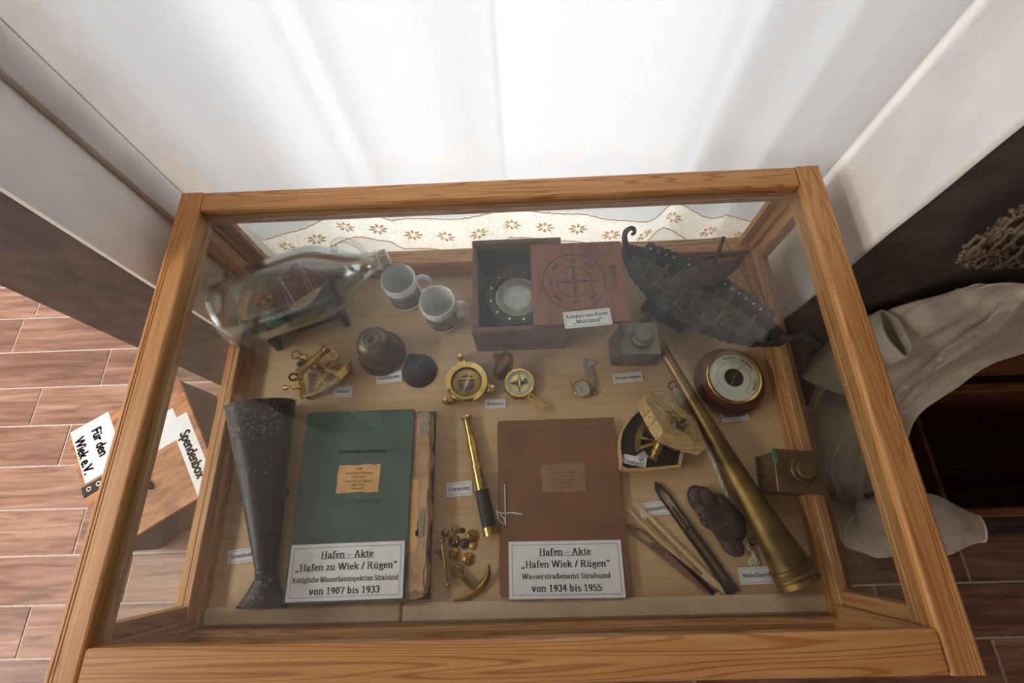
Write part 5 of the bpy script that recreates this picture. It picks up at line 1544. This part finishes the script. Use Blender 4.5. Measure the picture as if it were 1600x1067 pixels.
def strip(name, c, w, ln, rot=0.0): return MB().box(-w/2, w/2, -ln/2, ln/2, h_, h_+.0008, 0, Tr(c.x, c.y, 0) @ Rz(rot)).build(name, 'card_white', db, 0)
def turned(c): return Tr(c.x, c.y, h_+.0012) @ Rz(-PI/2)
c = Dp(301, 709); l1 = strip('label_strip', c, .058, .285)
m = MB(); sans_text(m, 'Spendenbox', .046, turned(c), .055, .74); m.build('lettering', 'ink', l1, 0, False)
c = Dp(262, 668); MB().box(-.07, .045, -.055, .055, h_, h_+.0004, 0, Tr(c.x-.01, c.y, 0)).build('label_strip', 'card_white', db, 0)
c = Dp(152, 698); l2_ = strip('label_strip', c, .125, .19)
c1_, c2_ = Dp(156, 690), Dp(131, 712)
m = MB(); sans_text(m, 'F\u00fcr den', .044, turned(c1_), .055, .74); sans_text(m, 'Wiek e.V.', .044, turned(c2_), .055, .74); m.build('lettering', 'ink', l2_, 0, False)
c = Dp(143, 763)
hs = MB().box(-.022,.075,-.016,.016,h_,h_+.004,.001, Tr(c.x, c.y, 0)).box(-.026,-.020,-.017,.017,h_-.030,h_+.004,.001, Tr(c.x, c.y, 0)).build('metal_hasp', 'rubber_black', db)
for k in (0, .03):
    MB().torus(.006, .0018, 16, 6, Tr(c.x-.004+k, c.y, h_+.0045)).build('rivet', 'steel', hs)
c = Dp(236, 758); MB().box(-.006,.006,-.014,.014,h_,h_+.012,.003, Tr(c.x, c.y, 0)).build('lid_catch', 'rubber_black', db)

# ================================================================== SEA CHEST
CX0, CX1, CY0, CY1, CZ = .985, 2.05, .185, .515, .45
sc_ = thing('sea_chest', 'old wooden sea chest standing open against the brown wall', 'chest', ((CX0+CX1)/2, (CY0+CY1)/2, 0))
a, b = (CX1-CX0)/2, (CY1-CY0)/2
MB().box(-a, a, -b, -b+.022, .07, CZ, .003).build('front_board', 'chest_wood', sc_)
MB().box(-a, a, b-.024, b, .07, CZ, .003).build('back_board', 'chest_wood', sc_)
for s in (-1, 1):
    q = sorted((s*a, s*(a-.022))); MB().box(q[0], q[1], -b+.022, b-.024, .07, CZ-.004, .003).build('end_board', 'chest_wood', sc_)
for k in range(3):
    y0 = -b+.022 + k*(2*b-.046)/3
    MB().box(-a+.022, a-.022, y0+.001, y0+(2*b-.046)/3-.001, .078, .09).build('bottom_board', 'chest_inner', sc_, 0)
MB().box(-a-.02, a+.02, -b-.055, b+.01, 0, .05, .004).build('plinth', 'plinth_dark', sc_)
MB().box(-a-.008, a+.008, -b-.025, b+.005, .05, .07, .004).build('plinth_moulding', 'plinth_dark', sc_)
# till at the left end
MB().box(-a+.105, -a+.115, -b+.022, b-.024, .26, .40).build('till_divider', 'chest_wood', sc_, 0)
MB().box(-a+.022, -a+.105, -b+.022, b-.024, .255, .265).build('till_bottom', 'chest_inner', sc_, 0)
MB().box(-a+.022, -a+.16, b-.034, b-.024, .37, .40).build('till_hinge', 'bell_dark', sc_, 0)
LMx = Tr(0, b+.018, CZ+.006) @ Rx(-.26)
ldc = MB().box(-a, a, -.003, .020, 0, .34, .003, LMx).build('lid', 'chest_wood', sc_)
m = MB(); sans_text(m, 'r a o z', .05, Tr(*((Tr((CX0+CX1)/2, (CY0+CY1)/2, 0)).inverted() @ at_y(1585, 575, .555))) @ Rx(PI/2-.26), shear=.4)
m.v = [Vector((p.x, b+.018-.0045 + (p.z-CZ-.006)*math.tan(.26), p.z)) for p in m.v]
m.build('painted_lettering', 'ink', ldc, 0, False)
for x in (-.30, .30):
    MB().torus(.035, .006, 24, 8, Tr(x+.02, .02, .10)).build('rope_handle', 'bell_dark', sc_)

# ================================================================== LINEN SHIRT AND TROUSERS
def surf(rows, nu, nv, folds):
    R = len(rows); C_ = len(rows[0])
    cols = [smooth_path([rows[r][c] for r in range(R)], nu) for c in range(C_)]
    out = []
    for i in range(len(cols[0])):
        out.append(smooth_path([cols[c][i] for c in range(C_)], nv))
    U, V_ = len(out), len(out[0])
    def fn(u, v):
        i = min(U-1, int(round(u*(U-1)))); j = min(V_-1, int(round(v*(V_-1))))
        p = out[i][j].copy(); q = folds(u, v); p += Vector((0, -q, q*.6)); return p
    return fn, U-1, V_-1
rows = [[(1497,450,.79),(1530,447,.815),(1565,449,.82),(1600,452,.82),(1650,462,.80)],
        [(1400,481,.70),(1445,488,.72),(1500,502,.72),(1560,518,.70),(1625,530,.645)],
        [(1330,518,.58),(1378,535,.61),(1428,552,.62),(1480,566,.61),(1550,566,.595)],
        [(1289,565,.46),(1332,590,.50),(1375,606,.53),(1425,610,.54),(1484,602,.55)],
        [(1268,614,.36),(1302,642,.41),(1340,660,.45),(1380,666,.48),(1428,652,.51)],
        [(1257,668,.28),(1286,706,.33),(1318,728,.38),(1360,736,.42),(1404,712,.485)],
        [(1278,746,.22),(1300,766,.27),(1325,776,.32),(1355,778,.37),(1390,768,.465)]]
rows = [[at_z(*q) for q in r] for r in rows]
def sf(u, v):
    return .012*math.sin(v*19+u*2.5)*(.25+.75*u) + .006*math.sin(v*43+1+u*5)*u + .004*math.sin(u*23+v*9)
fn, U_, V_ = surf(rows, 10, 12, sf)
sh = thing('linen_shirt', 'off-white linen work shirt draped over the left end of the sea chest', 'shirt', (rows[6][1].x, rows[6][1].y, 0))
oL = Vector((rows[6][1].x, rows[6][1].y, 0))
body = MB().sheet(lambda u, v: fn(u, v)-oL, U_, V_, .006).build('body', 'linen', sh, 60)
# collar: standing band round the neck opening
cc = [at_z(u, v, z)-oL for u, v, z in ((1508,455,.81),(1530,446,.835),(1560,443,.845),(1590,446,.845),(1597,456,.835),(1580,468,.815),(1566,482,.80))]
cpth = smooth_path(cc, 6)
def colf(u, v):
    i = min(len(cpth)-1, int(round(u*(len(cpth)-1)))); return cpth[i] + Vector((0, -.010*v, .026*v - .012))
MB().sheet(colf, len(cpth)-1, 3, .004).build('collar', 'linen', sh, 60)
# button placket
pl = [fn(u, .60+.02*math.sin(u*4))-oL + Vector((0,-.007,.006)) for u in [i/30*.72+.06 for i in range(31)]]
def plf(u, v):
    i = int(round(u*30)); sd = (pl[min(i+1,30)]-pl[max(i-1,0)]).cross(Vector((0,-1,.6))).normalized()
    return pl[i] + sd*(.016*(v-.5)) + Vector((0,-.003,.002))
MB().sheet(plf, 30, 2, .004).build('placket', 'linen', sh, 60)
for k in range(4):
    q = pl[5+k*6]; MB().lathe([(0,.003),(.006,.002),(.0065,0)], 12, Tr(q.x, q.y-.006, q.z+.005) @ Rx(.9)).build('button', 'card_white', sh)
# sleeve with open cuff over the left edge
s0_, s1_ = at_z(1345,600,.55)-oL, at_z(1290,572,.50)-oL
slv = smooth_path([at_z(1400,520,.70)-oL, at_z(1352,545,.61)-oL, at_z(1318,572,.55)-oL, at_z(1296,600,.50)-oL], 5)
def slf(u, v):
    i = min(len(slv)-1, int(round(u*(len(slv)-1)))); a_ = 2*PI*v
    dd = (slv[min(i+1,len(slv)-1)]-slv[max(i-1,0)]).normalized(); sx_ = dd.cross(Vector((0,0,1))).normalized(); up = sx_.cross(dd)
    r = .058 + .012*u + .003*math.sin(a_*5+u*6)
    return slv[i] + sx_*(r*math.cos(a_)) + up*(r*.45*math.sin(a_))
MB().sheet(slf, len(slv)-1, 28, .004).build('sleeve', 'linen', sh, 60)

tr_ = thing('linen_trousers', 'off-white linen trousers hanging low in front of the sea chest', 'trousers', tuple(at_z(1340, 820, 0)))
oTr = at_z(1340, 820, 0)
pth = smooth_path([at_z(u, v, z)-oTr for u, v, z in ((1298,792,.24),(1328,818,.33),(1372,822,.43),(1420,815,.50),(1470,819,.505),(1505,823,.50),(1531,826,.49))], 6)
NP = len(pth)
def trf(u, v):
    i = min(NP-1, int(round(u*(NP-1)))); a_ = 2*PI*v
    dd = (pth[min(i+1,NP-1)]-pth[max(i-1,0)]).normalized(); sx_ = dd.cross(Vector((0,0,1))).normalized(); up = sx_.cross(dd)
    r = .050 + .022*math.sin(PI*min(1, u*1.15))**.8 - .020*max(0, u-.55)/.45
    r *= 1 + .05*math.sin(a_*4+u*11) + .03*math.sin(u*30)
    return pth[i] + sx_*(r*math.cos(a_)) + up*(max(.015, r*.42)*math.sin(a_))
MB().sheet(trf, NP-1, 32, .004).build('trouser_leg', 'linen', tr_, 60)
m = MB(); m.tube([trf(.24, j/32)*1.0 for j in range(32)], .003, 5, closed=True); m.build('seam', 'linen', tr_)
m = MB(); m.tube([trf(.985, j/32) for j in range(32)], .0025, 6, closed=True); m.build('cuff', 'linen', tr_)
m = MB(); m.tube(smooth_path([at_z(1284,757,.30)-oTr, at_z(1300,752,.28)-oTr, at_z(1316,762,.26)-oTr], 4), .003, 6); m.build('waist_cord', 'rope_white', tr_)

# ================================================================== GLASS FLOAT AND NET ON THE WALL
p = at_y(1290, 566, .600)
fl_ = thing('glass_float', 'dark green glass fishing float hanging behind the shirt', 'fishing float', (p.x, p.y, p.z))
MB().sphere((0,0,0), .050, 28, 16).build('ball', 'float_glass', fl_, 60)
MB().torus(.0505, .0022, 32, 6, Rx(PI/2)).torus(.0505, .0022, 32, 6, Rx(PI/2) @ Ry(PI/2)).build('rope_band', 'net_twine', fl_)
MB().tube([(0,0,.049), (0,.02,.12), (0,.054,.18)], .0025, 6).build('hanging_cord', 'net_twine', fl_)
nt = thing('fishing_net', 'bunched brown twine fishing net hanging on the brown wall', 'fishing net', tuple(at_y(1560, 360, .640)))
oN = at_y(1560, 360, .640)
m = MB(); rr = random.Random(8)
for layer in range(3):
    nx, ny = 11, 9; P = {}
    for i in range(nx):
        for j in range(ny):
            u, v = i/(nx-1), j/(ny-1)
            # bunched swag: narrow towards its lower left tip, wider and higher at the right
            px = 1512 + 180*u - 10*v + rr.uniform(-7, 7)
            half = 10 + 62*u**.8
            ctr = 398 - 60*u
            py = ctr + (v-.5)*2*half + rr.uniform(-6, 6)
            P[i,j] = at_y(px, py, .632 - .016*layer - .018*math.sin(PI*v) + rr.uniform(-.004,.004)) - oN
    for i in range(nx-1):
        for j in range(ny-1):
            if (i+j) % 2 == layer % 2:
                for q in ((i+1,j+1),):
                    a, b = P[i,j], P[q]; m.tube([a, a.lerp(b,.5)+Vector((0,-.004,-.008)), b], .0026, 5)
                a, b = P[i+1,j], P[i,j+1]; m.tube([a, a.lerp(b,.5)+Vector((0,-.004,-.008)), b], .0026, 5)
    for k, q in P.items():
        if rr.random() < .7: m.sphere(tuple(q), .0042, 6, 5)
m.build('knotted_mesh', 'net_twine', nt, 60)['kind'] = 'stuff'
MB().cyl(Vector((.10,-.02,.12)), Vector((.10,.02,.12)), .004).build('wall_hook', 'bell_dark', nt)
